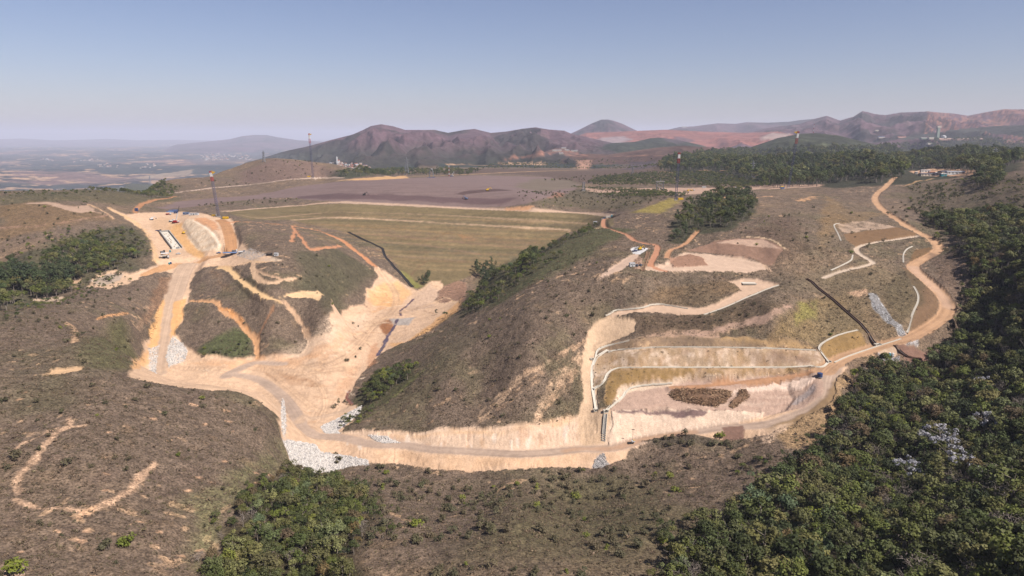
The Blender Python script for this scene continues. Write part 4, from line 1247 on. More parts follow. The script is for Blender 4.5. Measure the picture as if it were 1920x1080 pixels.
fill('far belt', "620,332 660,320 760,320 900,322 880,330 720,330", 14, [('tall', 1), ('broad', 2)], (9, 15), y0=1300, keep=.7)
fill('far belt', "1060,352 1170,362 1240,366 1250,360 1180,356", 8, [('broad', 1)], (4, 7), y0=900)
fill('far belt', "1110,370 1190,372 1280,372 1290,366 1200,362", 8, [('broad', 1)], (4, 7), y0=900)
fill('plant fringe', "870,578 890,560 870,545 905,560 890,590", 7, [('broad', 1)], (5, 8))
for s_, h_ in [("1240,1090 1290,990 1400,920 1480,852 1450,835 1360,905 1250,985 1170,1100", (1.8, 6)), ("360,1100 380,1000 430,920 520,868 560,890 450,950 405,1100", (1.5, 5)), ("685,905 745,960 730,1090 660,1100 690,1000", (1.5, 5)), ("1725,395 1790,425 1815,490 1830,560 1800,620 1790,560 1790,480 1720,425", (2, 6)),
               ("1700,352 1760,342 1990,325 1990,410 1850,400 1730,402", (1.5, 4.5)), ("60,430 180,425 270,440 285,480 255,500 240,465 180,440 110,470", (2, 6)), ("150,530 220,512 260,500 250,530 170,560 60,590 0,610 0,590 60,565 130,555", (2, 5)), ("1490,865 1570,800 1590,740 1560,745 1545,795 1475,845", (1.5, 4))]:
    fill('forest fringe', s_, 5.5, [('broad', 8), ('bare', 1), ('lime', .6)], h_, keep=.6, noise=.3)
# scattered bushes over the slopes
SLOPES = [("530,900 690,900 960,895 1180,882 1330,840 1480,850 1380,960 1250,1060 1240,1130 690,1130 700,960", 7.5, (1.5, 4.2), .75), ("-60,720 250,715 400,730 500,760 520,850 430,960 380,1130 -60,1130", 15, (1.2, 3), .5),
          ("660,800 850,650 1000,520 1130,450 1180,500 1140,580 1090,650 1080,770 900,795", 13, (1.2, 3), .6), ("-60,690 0,600 200,520 290,520 250,690", 12, (1.2, 3), .6), ("-60,500 0,440 180,420 270,440 280,500 200,530", 11, (1.5, 4), .8),
          ("370,560 450,500 600,480 690,520 600,600 560,650 390,660", 14, (1.2, 3), .5), ("1300,460 1450,400 1560,380 1700,440 1540,520 1450,480", 15, (1.5, 3.5), .35), ("1480,560 1620,510 1720,540 1690,610 1540,640", 10, (1.2, 3), .4),
          ("1660,400 1720,345 1925,330 1925,410 1800,400 1740,420", 10, (2, 4.5), .5), ("960,360 1230,355 1250,375 1150,395 1000,390", 14, (1.5, 3.5), .7), ("330,390 480,372 590,372 500,384 400,388", 12, (2, 4), .4),
          ("330,352 450,330 510,300 580,302 640,325 480,346", 20, (2, 4), .6), ("1200,595 1340,592 1420,565 1430,600 1340,612 1200,615", 8, (1, 2.4), .7), ("-60,430 0,375 180,365 240,375 180,420", 16, (1.5, 3.5), .35),
          ("1730,420 1790,440 1800,500 1760,470", 8, (2, 4), .8), ("1180,838 1250,822 1330,825 1400,830 1330,850", 6, (2, 4.5), .9), ("620,845 690,866 830,882 950,884 1100,882 1100,890 830,892 650,885", 6, (1.5, 3.5), .7), ("1020,338 1100,330 1230,320 1200,345", 15, (2, 5), .7)]
for s, sp, hr, kp in SLOPES:
    fill('open slope', s, sp, [('bush', 12), ('limebush', 1)], hr, dest=BUSHES, keep=min(1, kp * 1.25), noise=.38)
SINGLES = [(662, 606, 2.4, 'bush'), (672, 612, 2, 'bush'), (676, 655, 3, 'bush'), (668, 668, 2.2, 'bush'), (651, 676, 3, 'bush'), (646, 752, 2.5, 'bush'), (628, 762, 3, 'bush'), (1772, 872, 17, 'blossom'), (1760, 850, 16, 'blossom'), (1700, 912, 15, 'blossom'), (1805, 908, 15, 'blossom'), (1840, 750, 15, 'blossom'), (1845, 820, 14, 'blossom'), (1590, 818, 14, 'bare'), (635, 757, 6, 'tall'), (818, 590, 7, 'tall'), (835, 595, 6, 'broad'), (127, 878, 3.4, 'bush'), (147, 391, 4, 'tall'),
           (1388, 386, 5, 'bush'), (160, 384, 6, 'broad'), (1108, 595, 4, 'bush'), (1398, 378, 8, 'broad'), (655, 800, 4.5, 'broad'), (35, 1075, 5, 'limebush'), (205, 1030, 4, 'bush'), (235, 1022, 4, 'limebush'), (30, 862, 4, 'bush'), (1330, 372, 13, 'tall'), (1372, 362, 12, 'tall'), (1276, 425, 13, 'broad')]
for px, py, h, k in SINGLES:
    (x, y), = hits(px, py)
    (BUSHES if 'bush' in k else TREES).append((x, y, float(height(x, y)), h, k, 'single'))

TREE_NAMES = {'broad': "broadleaf_tree", 'rust': "rusty_tree", 'lime': "lime_tree", 'tall': "tall_tree", 'bare': "bare_tree", 'blossom': "blossom_tree", 'bush': "bush", 'limebush': "lime_bush"}
LOOKS = {'broad': "dark green round crowned tree", 'rust': "rusty olive crowned tree", 'lime': "yellow green leafy tree", 'tall': "slender upright dark green tree", 'bare': "grey leafless tree", 'blossom': "tree covered in white blossom", 'bush': "olive green bush", 'limebush': "yellow green bush"}
PLACES = {'valley forest': "in the dense forest below the winding haul road", 'ravine grove': "in the grove below the white rock bank", 'west wood': "in the wood beyond the scrub hill west of the plant", 'hilltop grove': "in the grove beside the striped mast on the hilltop",
          'hilltop woodland': "in the woodland behind the shed compound", 'spur thicket': "on the flank of the brown spur facing the dam", 'gully thicket': "in the thicket by the stream below the spur", 'knoll thicket': "in the hollow beside the haul road ramp",
          'dam toe': "at the toe of the grassy dam", 'west ridge': "on the ridge above the plain", 'far belt': "in the belt of trees past the tailings", 'plant fringe': "at the edge of the valley floor under the spur", 'open slope': "scattered over the brown scrub slopes", 'forest fringe': "in the low growth along the forest edge", 'single': "standing apart from its neighbours"}


def place_plants(items, limit, stuff_name, stuff_label):
    sc = np.array([i[3] / np.hypot(np.hypot(i[0], i[1]), i[2] - CAMZ) * (1.35 if i[5] == 'single' else 1) for i in items])
    px, py, fr = in_frame(*[np.array([i[k] for i in items]) for k in range(3)], pad=0)
    sc = np.where(fr & (py < 1085), sc, sc * .01)
    order = np.argsort(-sc)
    rest = []
    for r, i in enumerate(order):
        x, y, z, h, kind, reg = items[i]
        v = KINDS[kind]
        if r >= limit:
            rest.append(i)
            continue
        p = v[r % len(v)]
        nm = TREE_NAMES[kind]
        o = link(nm, None)
        o.location = (x, y, z - .15)
        s = h / p.height
        w = s * rng.uniform(.9, 1.2)
        o.scale = (w, w, s)
        o.rotation_euler = (0, 0, rng.uniform(0, 6.28))
        lab = "%s %s" % (LOOKS[kind], PLACES[reg])
        tag(o, lab, "bush" if 'bush' in kind else "tree", "%ss %s" % (LOOKS[kind], PLACES[reg]))
        link("crown" if 'bush' not in kind else "foliage", p.crown, o)
        link("trunk" if 'bush' not in kind else "stem", p.trunk, o)
    meshes, idx = [], {}
    for k, v in KINDS.items():
        idx[k] = (len(meshes), len(v))
        meshes += [p.joined for p in v]
    used = [i for i in rest]
    P3 = np.array([items[i][:3] for i in used]) - [0, 0, .15]
    hh = np.array([items[i][3] / KINDS[items[i][4]][0].height for i in used])
    w = hh * rng.uniform(.9, 1.2, len(hh))
    scl = np.stack([w, w, hh], 1)
    rot = np.stack([np.zeros(len(hh)), np.zeros(len(hh)), rng.uniform(0, 6.28, len(hh))], 1)
    pick = np.array([idx[items[i][4]][0] + rng.integers(idx[items[i][4]][1]) for i in used])
    scatter(stuff_name, stuff_label, meshes, P3, scl, rot, pick)


print("TREES", len(TREES), "BUSHES", len(BUSHES))
fill('far belt', "860,322 940,305 1100,300 1240,300 1240,318 1100,318 980,318", 26, [('broad', 1)], (5, 10), y0=1500, keep=.8, noise=.35)
place_plants(TREES, 300, "forest_foliage", "countless smaller trees of the distant woods")
place_plants(BUSHES, 290, "bush_undergrowth", "countless small dark bushes dotted over the hills")


# fine scrub over the brown slopes
def tuft(seed, n=16, size=.24):
    g = np.random.default_rng(seed)
    cen = np.stack([g.normal(size=4) * .28, g.normal(size=4) * .28, g.uniform(.2, .5, 4)], 1)
    return spray_mesh("tuft", *sprays(cen, g.uniform(.22, .4, 4), n // 4 + 2, size, g, up=.1), LEAF_DRY)


def scrub():
    rr = np.concatenate([RR[1:], RR[-1:] * 1.001]) - RR
    m = (ID == HILL) | (ID == TERR)
    dens = VEG * m * (RG < 820) * (RG > 150) * (.25 + 1.2 * vnoise(X / 6, Y / 6, 95) ** 1.5 + .5 * vnoise(X / 25, Y / 25, 96))
    area = RG * (AZ[1] - AZ[0]) * rr[:, None]
    wgt = (dens * area * np.clip(420 / RG, .25, 1.3)).ravel()
    n = 150000
    k = rng.choice(len(wgt), n, p=wgt / wgt.sum())
    r = RG.ravel()[k] + rng.uniform(-.5, .5, n) * np.broadcast_to(rr[:, None], RG.shape).ravel()[k]
    a = AZG.ravel()[k] + rng.uniform(-.5, .5, n) * (AZ[1] - AZ[0])
    x, y = r * np.sin(a), r * np.cos(a)
    z = height(x, y)
    _, _, fr = in_frame(x, y, z, 160)
    x, y, z = x[fr], y[fr], z[fr]
    n = len(x)
    s = rng.gamma(3, .24, n).clip(.25, 2.6) * .8 * np.clip(620 / np.hypot(x, y), .6, 1.1)
    scatter("scrub_undergrowth", "fine dry brown scrub covering the slopes", [tuft(300 + i) for i in range(6)], np.stack([x, y, z - .05], 1), np.stack([s, s, s * rng.uniform(.6, 1.1, n)], 1), np.stack([rng.normal(size=n) * .15, rng.normal(size=n) * .15, rng.uniform(0, 6.28, n)], 1), rng.integers(0, 6, n))


scrub()


def rock_mesh(seed, mat):
    g = np.random.default_rng(seed)
    bm_ = bmesh.new()
    bmesh.ops.create_icosphere(bm_, subdivisions=1, radius=.5)
    for v in bm_.verts:
        v.co *= g.uniform(.65, 1.15)
        v.co.z *= .8
    me = bpy.data.meshes.new("stone")
    bm_.to_mesh(me)
    bm_.free()
    me.materials.append(mat)
    return me


import bmesh
STONE, STONEG = plain_mat("white_stone", (230, 223, 214), .9, var=.35, scale=2), plain_mat("grey_stone", (190, 186, 182), .9, var=.25, scale=2)


def riprap(name, label, shapes, n, size, mat, y0=0):
    out = []
    for s, share in shapes:
        poly = poly_xy(s, y0)
        lo, hi = poly.min(0), poly.max(0)
        x, y = rng.uniform(lo[0], hi[0], n * 6), rng.uniform(lo[1], hi[1], n * 6)
        ok = np.flatnonzero(inside(x, y, poly))[:int(n * share)]
        out.append(np.stack([x[ok], y[ok]], 1))
    p = np.concatenate(out)
    m = len(p)
    s = rng.uniform(*size, m)
    scatter(name, label, [rock_mesh(400 + i, mat if i < 4 else STONEG) for i in range(6)], np.stack([p[:, 0], p[:, 1], height(p[:, 0], p[:, 1]) + .05], 1), np.stack([s * rng.uniform(.7, 1.3, m), s, s * rng.uniform(.6, 1, m)], 1), rng.uniform(0, 6.28, (m, 3)), rng.integers(0, 6, m))


riprap("white_rubble", "white broken rock lining the banks of the road", [(RPOLY, .6), ("600,798 625,785 655,770 678,757 674,772 652,792 632,806 640,815 610,813", .25), ("323,632 340,643 351,657 347,675 317,692 311,673", .12), ("277,637 298,643 292,692 280,693", .06), ("528,742 534,755 537,800 532,822 527,800", .05), ("690,812 725,816 752,828 720,827", .06)], 9000, (.4, 1.7), STONE)
riprap("grey_rubble", "grey broken rock chute beside the haul road", [("1627,550 1643,552 1652,573 1675,600 1702,618 1693,624 1658,601 1638,578", .8), ("1115,862 1132,852 1142,870 1128,880 1112,876", .2), ("440,470 470,466 500,478 470,486 445,480", .35)], 2600, (.3, 1.0), STONEG)
# ------------------------------------------------------------------ things made by people
class MB:
    """collects boxes, bars and prisms, builds them as ONE mesh"""

    def __init__(self):
        self.v, self.f = [], []

    def add(self, v, f):
        n = len(self.v)
        self.v += [tuple(p) for p in v]
        self.f += [tuple(i + n for i in q) for q in f]
        return self

    def box(self, c, s, rz=0, taper=1.0):
        x, y, z = [k / 2 for k in s]
        ca, sa = cos(rz), sin(rz)
        v = []
        for dz, t in ((-z, 1), (z, taper)):
            for dx, dy in ((-x, -y), (x, -y), (x, y), (-x, y)):
                dx, dy = dx * t, dy * t
                v.append((c[0] + dx * ca - dy * sa, c[1] + dx * sa + dy * ca, c[2] + dz))
        return self.add(v, [(3, 2, 1, 0), (4, 5, 6, 7), (0, 1, 5, 4), (1, 2, 6, 5), (2, 3, 7, 6), (3, 0, 4, 7)])

    def bar(self, p0, p1, r, r1=None, sides=4, caps=True):
        v, f = tubes([(p0, p1, r, r if r1 is None else r1)], sides)
        f = [tuple(q) for q in f]
        if caps:
            f += [tuple(range(sides))[::-1], tuple(range(sides, 2 * sides))]
        return self.add(v, f)

    def cyl(self, c, r, h, sides=18, r1=None):
        return self.bar(c, (c[0], c[1], c[2] + h), r, r1, sides)

    def gable(self, c, s, h, rz=0, over=.3):
        """pitched roof over a box plan, ridge along x"""
        x, y = s[0] / 2 + over, s[1] / 2 + over
        ca, sa = cos(rz), sin(rz)
        P_ = [(-x, -y, 0), (x, -y, 0), (x, y, 0), (-x, y, 0), (-x, 0, h), (x, 0, h)]
        v = [(c[0] + a * ca - b_ * sa, c[1] + a * sa + b_ * ca, c[2] + z) for a, b_, z in P_]
        return self.add(v, [(0, 1, 5, 4), (2, 3, 4, 5), (1, 2, 5), (3, 0, 4), (3, 2, 1, 0)])

    def build(self, name, mat, parent=None, bevel=0):
        me = bpy.data.meshes.new(name)
        me.from_pydata(self.v, [], self.f)
        me.materials.append(mat)
        o = link(name, me, parent)
        if bevel:
            b_ = o.modifiers.new("edge", 'BEVEL')
            b_.width, b_.segments = bevel, 2
        return o


MATS = {k: plain_mat(k, c, r, m_, var=v) for k, (c, r, m_, v) in dict(
    white_paint=((236, 236, 234), .5, 0, .06), red_paint=((176, 40, 44), .5, 0, .1), navy_steel=((84, 88, 122), .5, .2, .15), yellow_paint=((238, 190, 44), .5, 0, .08), blue_paint=((62, 84, 132), .45, 0, .08),
    teal_plastic=((64, 164, 176), .45, 0, .06), grey_steel=((150, 152, 156), .5, .4, .12), dark_steel=((66, 62, 62), .6, .2, .2), concrete=((226, 218, 202), .85, 0, .14), grey_concrete=((182, 178, 172), .85, 0, .14), pale_concrete=((240, 232, 214), .85, 0, .1),
    rust_brown=((122, 92, 76), .8, 0, .25), black_rubber=((48, 46, 46), .8, 0, .1), glass=((50, 60, 70), .15, 0, .05), roof_blue=((120, 140, 176), .5, 0, .08), roof_grey=((206, 210, 214), .5, .1, .08), roof_dark=((92, 96, 108), .6, 0, .12),
    roof_red=((176, 108, 84), .8, 0, .2), wall_cream=((226, 214, 196), .8, 0, .08), wall_pink=((214, 178, 160), .8, 0, .08), wood_brown=((176, 140, 108), .9, 0, .35), wood_dark=((136, 106, 82), .9, 0, .35), wood_pale=((206, 174, 138), .9, 0, .3), green_paint=((160, 176, 160), .6, 0, .1), orange_mesh=((226, 120, 84), .7, 0, .1)).items()}


def spot(px, py, y0=0):
    (x, y), = hits(px, py, y0)
    return Vector((x, y, float(height(x, y))))


def thing(name, label, cat, loc, rz=0, group=None):
    o = link(name, None)
    o.location = loc
    o.rotation_euler = (0, 0, rz)
    return tag(o, label, cat, group)


# --- lattice masts of the cableway
def mast(px, py, top, label, lean, flag=1, width=2.5, y0=0):
    loc = spot(px, py, y0)
    d = loc.length_squared ** .5
    hgt = (py - top) * (loc - Vector((0, 0, CAMZ))).length / FPX * 1.02
    t = thing("striped_mast", label, "mast", loc)
    t.rotation_euler = (0, lean, 0)
    w = width / 2
    cuts = [0, hgt * .78, hgt * .88, hgt * .965, hgt]

    def part(name, z0, z1, mat, th):
        m = MB()
        k = max(1, int((z1 - z0) / (width * 1.15)))
        for sx in (-1, 1):
            for sy in (-1, 1):
                m.bar((sx * w, sy * w, z0), (sx * w, sy * w, z1), th)
        for i in range(k):
            a, b_ = z0 + (z1 - z0) * i / k, z0 + (z1 - z0) * (i + 1) / k
            for p, q in (((-w, -w), (w, -w)), ((w, -w), (w, w)), ((w, w), (-w, w)), ((-w, w), (-w, -w))):
                m.bar((*p, a), (*q, b_), th * .6, caps=False)
                m.bar((*p, b_), (*q, b_), th * .6, caps=False)
        return m.build(name, mat, t)
    part("lattice_shaft", cuts[0], cuts[1], MATS['navy_steel'], .14)
    part("red_section", cuts[1], cuts[2], MATS['red_paint'], .24)
    s = part("white_section", cuts[2], cuts[3], MATS['white_paint'], .32)
    MB().box((0, -w - .15, (cuts[2] + cuts[3]) / 2), (width * .8, .15, (cuts[3] - cuts[2]) * .8)).build("sign_panel", MATS['white_paint'], s)
    part("red_top", cuts[3], cuts[4], MATS['red_paint'], .35)
    MB().box((0, 0, .5), (width * 1.6, width * 1.6, 1.0)).build("footing", MATS['grey_concrete'], t)
    if flag:
        m = MB()
        m.bar((0, 0, hgt - .5), (flag * 6, 0, hgt - 1.6), .35)
        m.add([(flag * .8, -.4, hgt + .5), (flag * 5.5, -.4, hgt - 2.2), (flag * 1.2, -.4, hgt - 4), (flag * .8, .4, hgt + .5), (flag * 5.5, .4, hgt - 2.2), (flag * 1.2, .4, hgt - 4)], [(0, 1, 2), (5, 4, 3), (0, 3, 4, 1), (1, 4, 5, 2), (2, 5, 3, 0)])
        m.build("cable_head", MATS['yellow_paint'], t)
    return t


mast(410, 405, 329, "striped lattice mast on the edge of the plant cutting beside the dam", -.085, 1)
mast(587, 333, 258, "striped lattice mast at the foot of the brown hill past the tailings", -.03, 1, 3.0)
mast(1267, 376, 293, "striped lattice mast without flag on the yellow grass knoll", .02, 0)
mast(1478, 351, 258, "striped lattice mast standing against the dark woodland", .09, -1, 2.6)


def winch(px, py, label, mat='yellow_paint', size=(7, 3, 2.6), y0=0, cat="winch"):
    t = thing("winch_housing", label, cat, spot(px, py, y0), .1)
    MB().box((0, 0, size[2] / 2 + .3), size).build("housing", MATS[mat], t, .08)
    m = MB()
    for s in (-1, 1):
        m.box((0, s * size[1] * .32, .15), (size[0] * 1.1, .35, .3))
    m.build("skid", MATS['dark_steel'], t)
    MB().cyl((-size[0] * .72, 0, .3), 1.1, 1.4, 14).build("drum", MATS['grey_steel'], t)


winch(423, 409, "yellow winch housing at the foot of the mast beside the dam")
winch(1276, 374, "yellow winch housing below the mast on the grass knoll")
winch(579, 332, "yellow winch housing below the mast on the brown hill")
winch(1466, 352, "yellow winch housing below the mast against the woodland", size=(5, 3, 2.6))


def pylon(px, py, top, label, style, y0=0, mat='grey_steel'):
    loc = spot(px, py, y0)
    h = (py - top) * (loc - Vector((0, 0, CAMZ))).length / FPX
    t = thing("pylon", label, "pylon", loc)
    th = h * .010 + .12
    m, b_ = MB(), h * .12
    if style == 'tower':
        lv = [0, .25, .45, .62, .78, .9, 1.0]
        wd = [1, .72, .5, .34, .22, .16, .05]
        for (a, wa), (c, wc) in zip(zip(lv, wd), list(zip(lv, wd))[1:]):
            q0 = [(sx * b_ * wa, sy * b_ * wa, a * h) for sx, sy in ((-1, -1), (1, -1), (1, 1), (-1, 1))]
            q1 = [(sx * b_ * wc, sy * b_ * wc, c * h) for sx, sy in ((-1, -1), (1, -1), (1, 1), (-1, 1))]
            for k in range(4):
                m.bar(q0[k], q1[k], th, caps=False)
                m.bar(q0[k], q1[(k + 1) % 4], th * .6, caps=False)
                m.bar(q1[k], q1[(k + 1) % 4], th * .6, caps=False)
        m.build("lattice", MATS[mat], t)
        for z in (.72, .84):
            MB().bar((-h * .13, 0, z * h), (h * .13, 0, z * h), th * 1.1).bar((-h * .13, 0, z * h), (0, 0, z * h + h * .05), th * .6).bar((h * .13, 0, z * h), (0, 0, z * h + h * .05), th * .6).build("crossarm", MATS[mat], t)
    elif style == 'truss':
        for k in range(5):
            a, c = k / 5 * h, (k + 1) / 5 * h
            wa, wc = h * .16 * (1 - .35 * k / 5), h * .16 * (1 - .35 * (k + 1) / 5)
            q0 = [(sx * wa, sy * wa, a) for sx, sy in ((-1, -1), (1, -1), (1, 1), (-1, 1))]
            q1 = [(sx * wc, sy * wc, c) for sx, sy in ((-1, -1), (1, -1), (1, 1), (-1, 1))]
            for i in range(4):
                m.bar(q0[i], q1[i], th * 1.3, caps=False).bar(q1[i], q1[(i + 1) % 4], th, caps=False).bar(q0[i], q1[(i + 1) % 4], th * .7, caps=False)
        m.build("lattice", MATS[mat], t)
        MB().box((0, 0, .3), (h * .45, h * .45, .6)).build("footing", MATS['grey_concrete'], t)
    elif style == 'portal':
        w = h * .24
        for s in (-1, 1):
            m.bar((s * w, -1, 0), (s * w, 0, h * .8), th * 1.6).bar((s * w, 1, 0), (s * w, 0, h * .8), th * 1.6)
        for z in (.25, .5):
            m.bar((-w, 0, z * h), (w, 0, (z + .25) * h), th * .7).bar((w, 0, z * h), (-w, 0, (z + .25) * h), th * .7)
        m.build("frame", MATS[mat], t)
        MB().box((0, 0, h * .8), (w * 2.6, 1.6, h * .05)).build("beam", MATS['grey_concrete'], t)
        MB().bar((0, 0, h * .8), (0, 0, h), th * 2).build("spike", MATS[mat], t)
    elif style == 'arch':
        pr = [(-.42, 0), (-.36, .5), (-.22, .9), (0, 1.0), (.22, .9), (.36, .5), (.42, 0)]
        for (a, c), (d, e) in zip(pr, pr[1:]):
            for y in (-h * .12, h * .12):
                m.bar((a * h * .55, y, c * h), (d * h * .55, y, e * h), th * 2)
        for a, c in pr[1:-1]:
            m.bar((a * h * .55, -h * .12, c * h), (a * h * .55, h * .12, c * h), th * 1.4)
        m.build("arch_frame", MATS[mat], t)
        MB().box((0, 0, .4), (h * .9, h * .5, .8)).build("footing", MATS['blue_paint'], t)
    else:
        for k in range(6):
            MB().bar((0, 0, k / 6 * h), (0, 0, (k + 1) / 6 * h), th * 2.4 * (1 - .08 * k)).build("pole_section", MATS['red_paint' if k % 2 == 0 else 'white_paint'], t)
        MB().box((0, 0, .3), (3, 3, .6)).build("footing", MATS['grey_concrete'], t)
    return t


pylon(763, 329, 296, "tall grey lattice pylon past the far edge of the tailings", 'tower', 1300)
pylon(809, 333, 317, "grey arched steel frame beside the tailings", 'arch', 1300)
pylon(842, 331, 311, "thin red and white pole beside the tailings", 'pole', 1300)
pylon(1094, 358, 342, "short silver lattice tower at the edge of the scrub past the dam", 'truss', 900)
pylon(1237, 361, 335, "steel portal frame on the pale ground past the grass knoll", 'portal', 900)
pylon(1410, 334, 304, "grey pylon at the edge of the dark woodland", 'tower', 900)
pylon(1186, 327, 312, "small grey pylon on the scrub past the portal frame", 'tower', 1200)
pylon(1863, 306, 282, "grey pylon beside the woods above the shed compound", 'tower', 700)
pylon(1525, 250, 231, "tall red and white antenna on the dark green hill", 'pole', 3000)
pylon(495, 304, 284, "faint grey pylon on top of the brown hill", 'tower', 1300)
pylon(282, 347, 332, "thin grey pylon past the west ridge", 'tower', 1500)


# --- concrete drains, ditches and flumes laid along the ground
def channel(name, label, cat, path, w, wall, mat, y0=0, floor=None, lift=.12, step=2.0, smooth=True, parts=False):
    line = line_xy(path, y0, smooth, 8)
    seg = np.hypot(*np.diff(line, axis=0).T)
    s = np.concatenate([[0], np.cumsum(seg)])
    u = np.linspace(0, s[-1], max(3, int(s[-1] / step)))
    x, y = np.interp(u, s, line[:, 0]), np.interp(u, s, line[:, 1])
    z = np.maximum(height(x, y), np.convolve(np.pad(height(x, y), 2, mode='edge'), np.ones(5) / 5, 'valid')) + lift
    tx, ty = np.gradient(x), np.gradient(y)
    k = np.hypot(tx, ty) + 1e-9
    nx, ny = -ty / k, tx / k
    c = line.mean(0)
    t = thing(name, label, cat, (c[0], c[1], float(z.mean())))

    def strip(prof, nm, mt):
        V, F_ = [], []
        for i in range(len(u)):
            for o_, h_ in prof:
                V.append((x[i] + nx[i] * o_ - c[0], y[i] + ny[i] * o_ - c[1], z[i] + h_ - float(z.mean())))
        n_ = len(prof)
        for i in range(len(u) - 1):
            for j in range(n_ - 1):
                F_.append((i * n_ + j, i * n_ + j + 1, (i + 1) * n_ + j + 1, (i + 1) * n_ + j))
        me = bpy.data.meshes.new(nm)
        me.from_pydata(V, [], F_)
        me.materials.append(mt)
        return link(nm, me, t)
    a = w / 2
    th = max(.22, w * .14)
    strip([(-a, 0.02), (a, 0.02)], "channel_bed", floor or mat)
    strip([(-a - th, -.8), (-a - th, wall), (-a, wall), (-a, 0)], "side_wall", mat)
    strip([(a, 0), (a, wall), (a + th, wall), (a + th, -.8)], "side_wall", mat)
    return t, (x, y, z, u, nx, ny, c)


CON, PCON, DRK = MATS['concrete'], MATS['pale_concrete'], MATS['dark_steel']
for lab, path, w, mt in [
    ("pale concrete drain running down the edge of the terraces to the stepped chute", "1140,656 1125,665 1117,671 1110,690 1110,705 1112,730 1116,752 1118,767", 1.7, PCON),
    ("white concrete drain curving along the upper terrace bench", "1117,668 1122,655 1140,648 1180,638", 1.1, PCON),
    ("long thin drain along the second terrace bench", "1140,660 1160,656 1207,652 1280,651 1400,652 1440,653 1530,657", .9, CON),
    ("white drain along the lower terrace bench above the yard", "1113,729 1132,716 1138,703 1150,693 1175,689 1280,689 1400,689 1490,688 1540,683 1555,673", 1.1, PCON),
    ("pale drain edging the yard with the wood heaps", "1137,769 1150,757 1168,742 1177,728 1200,721 1260,716", 1.3, PCON),
    ("pale curb drain round the upper platform road", "1135,592 1152,583 1170,579 1200,576 1222,570 1250,571 1290,577", 1.1, PCON),
    ("curved pale drain round the small terrace beside the brown flume", "1553,672 1537,657 1538,648 1548,640 1570,629 1608,619", 1.0, CON),
    ("short pale drain left of the narrow bench road", "1577,452 1571,438 1564,424 1567,420 1574,419", .8, CON),
    ("short pale drain below the bend of the bench road", "1558,507 1580,497 1596,488 1599,478", .8, CON),
    ("pale drain down the slope inside the haul road bend", "1713,537 1721,552 1721,566 1712,586 1702,616", .9, CON),
    ("thin pale drain on the slope above the haul road bend", "1711,462 1700,468 1694,478 1694,492", .7, CON),
    ("thin pale curb along the platform road edge", "1320,590 1360,576 1410,554 1460,534", .7, CON),
    ("thin pale curb along the haul road below the flume", "1565,677 1600,662 1650,646 1690,630", .7, CON)]:
    channel("drainage_channel", lab, "drain", path, w, .28, mt)
channel("drainage_channel", "dark open drain climbing beside the grassy dam face", "drain", "653,435 685,451 717,466 723,483 740,503 757,520 774,538", 2.6, .5, DRK, floor=MATS['black_rubber'], y0=600, smooth=False)
channel("flume", "long dark brown flume running straight down to the haul road", "flume", "1512,523 1522,529 1533,540 1563,563 1590,587 1613,607 1643,642", 1.6, .7, MATS['rust_brown'], floor=DRK, smooth=False)  # dark bed colour stands in for the shadow inside the ditch
channel("cable_trench", "narrow trench lined with orange earth by the concrete pad", "trench", "1216,471 1212,485 1207,500 1205,510", 2.4, .5, MATS['wood_brown'], floor=MATS['wood_dark'], smooth=False)
channel("drainage_channel", "brown ditch beside the dark slope at the forest edge", "drain", "1677,650 1690,662 1703,670 1728,674", 1.6, .5, MATS['rust_brown'], floor=DRK, smooth=False)


def outlet(px, py, label, s=(4.5, 2.4, 1.2)):
    t = thing("outlet_box", label, "culvert box", spot(px, py), .2)
    m = MB()
    m.box((0, 0, .15), (s[0], s[1], .3))
    m.box((0, s[1] / 2, s[2] / 2), (s[0], .35, s[2])).box((-s[0] / 2, 0, s[2] / 2), (.35, s[1], s[2])).box((s[0] / 2, 0, s[2] / 2), (.35, s[1], s[2]))
    m.build("box", MATS['pale_concrete'], t)
    MB().box((0, -.1, .35), (s[0] * .7, s[1] * .7, .1)).build("opening", MATS['black_rubber'], t)


outlet(1646, 644, "white concrete outlet box at the lower end of the brown flume")
outlet(1136, 770, "concrete outlet box at the head of the stepped chute", (3, 2, 1.4))
outlet(1117, 768, "small concrete box at the foot of the long drain", (2.6, 2, 1.2))
outlet(1110, 672, "small concrete box where two terrace drains meet", (2.2, 2, 1.0))
outlet(1555, 674, "small concrete box beside the haul road junction", (2.4, 2, 1.0))


def stepped_chute():
    a, b_ = spot(1136, 774), spot(1132, 818)
    t = thing("stepped_chute", "pale stepped concrete chute down the cut bank to the bottom road", "drain", b_)
    d = a - b_
    n_ = 22
    ang = math.atan2(d.y, d.x)
    m, w1, w2 = MB(), MB(), MB()
    L_ = math.hypot(d.x, d.y)
    for i in range(n_):
        f = (i + .5) / n_
        p = Vector((d.x * f, d.y * f, 0))
        z = float(height(b_.x + p.x, b_.y + p.y)) - b_.z
        m.box((p.x, p.y, z - .2), (L_ / n_ * 1.02, 1.6, 1.0), ang)
        for s, w in ((-1, w1), (1, w2)):
            q = Vector((-sin(ang), cos(ang), 0)) * s * 1.0
            w.box((p.x + q.x, p.y + q.y, z + .15), (L_ / n_ * 1.04, .34, 1.9), ang)
    m.build("steps", MATS['grey_concrete'], t)
    w1.build("side_wall", MATS['pale_concrete'], t)
    w2.build("side_wall", MATS['pale_concrete'], t)


stepped_chute()


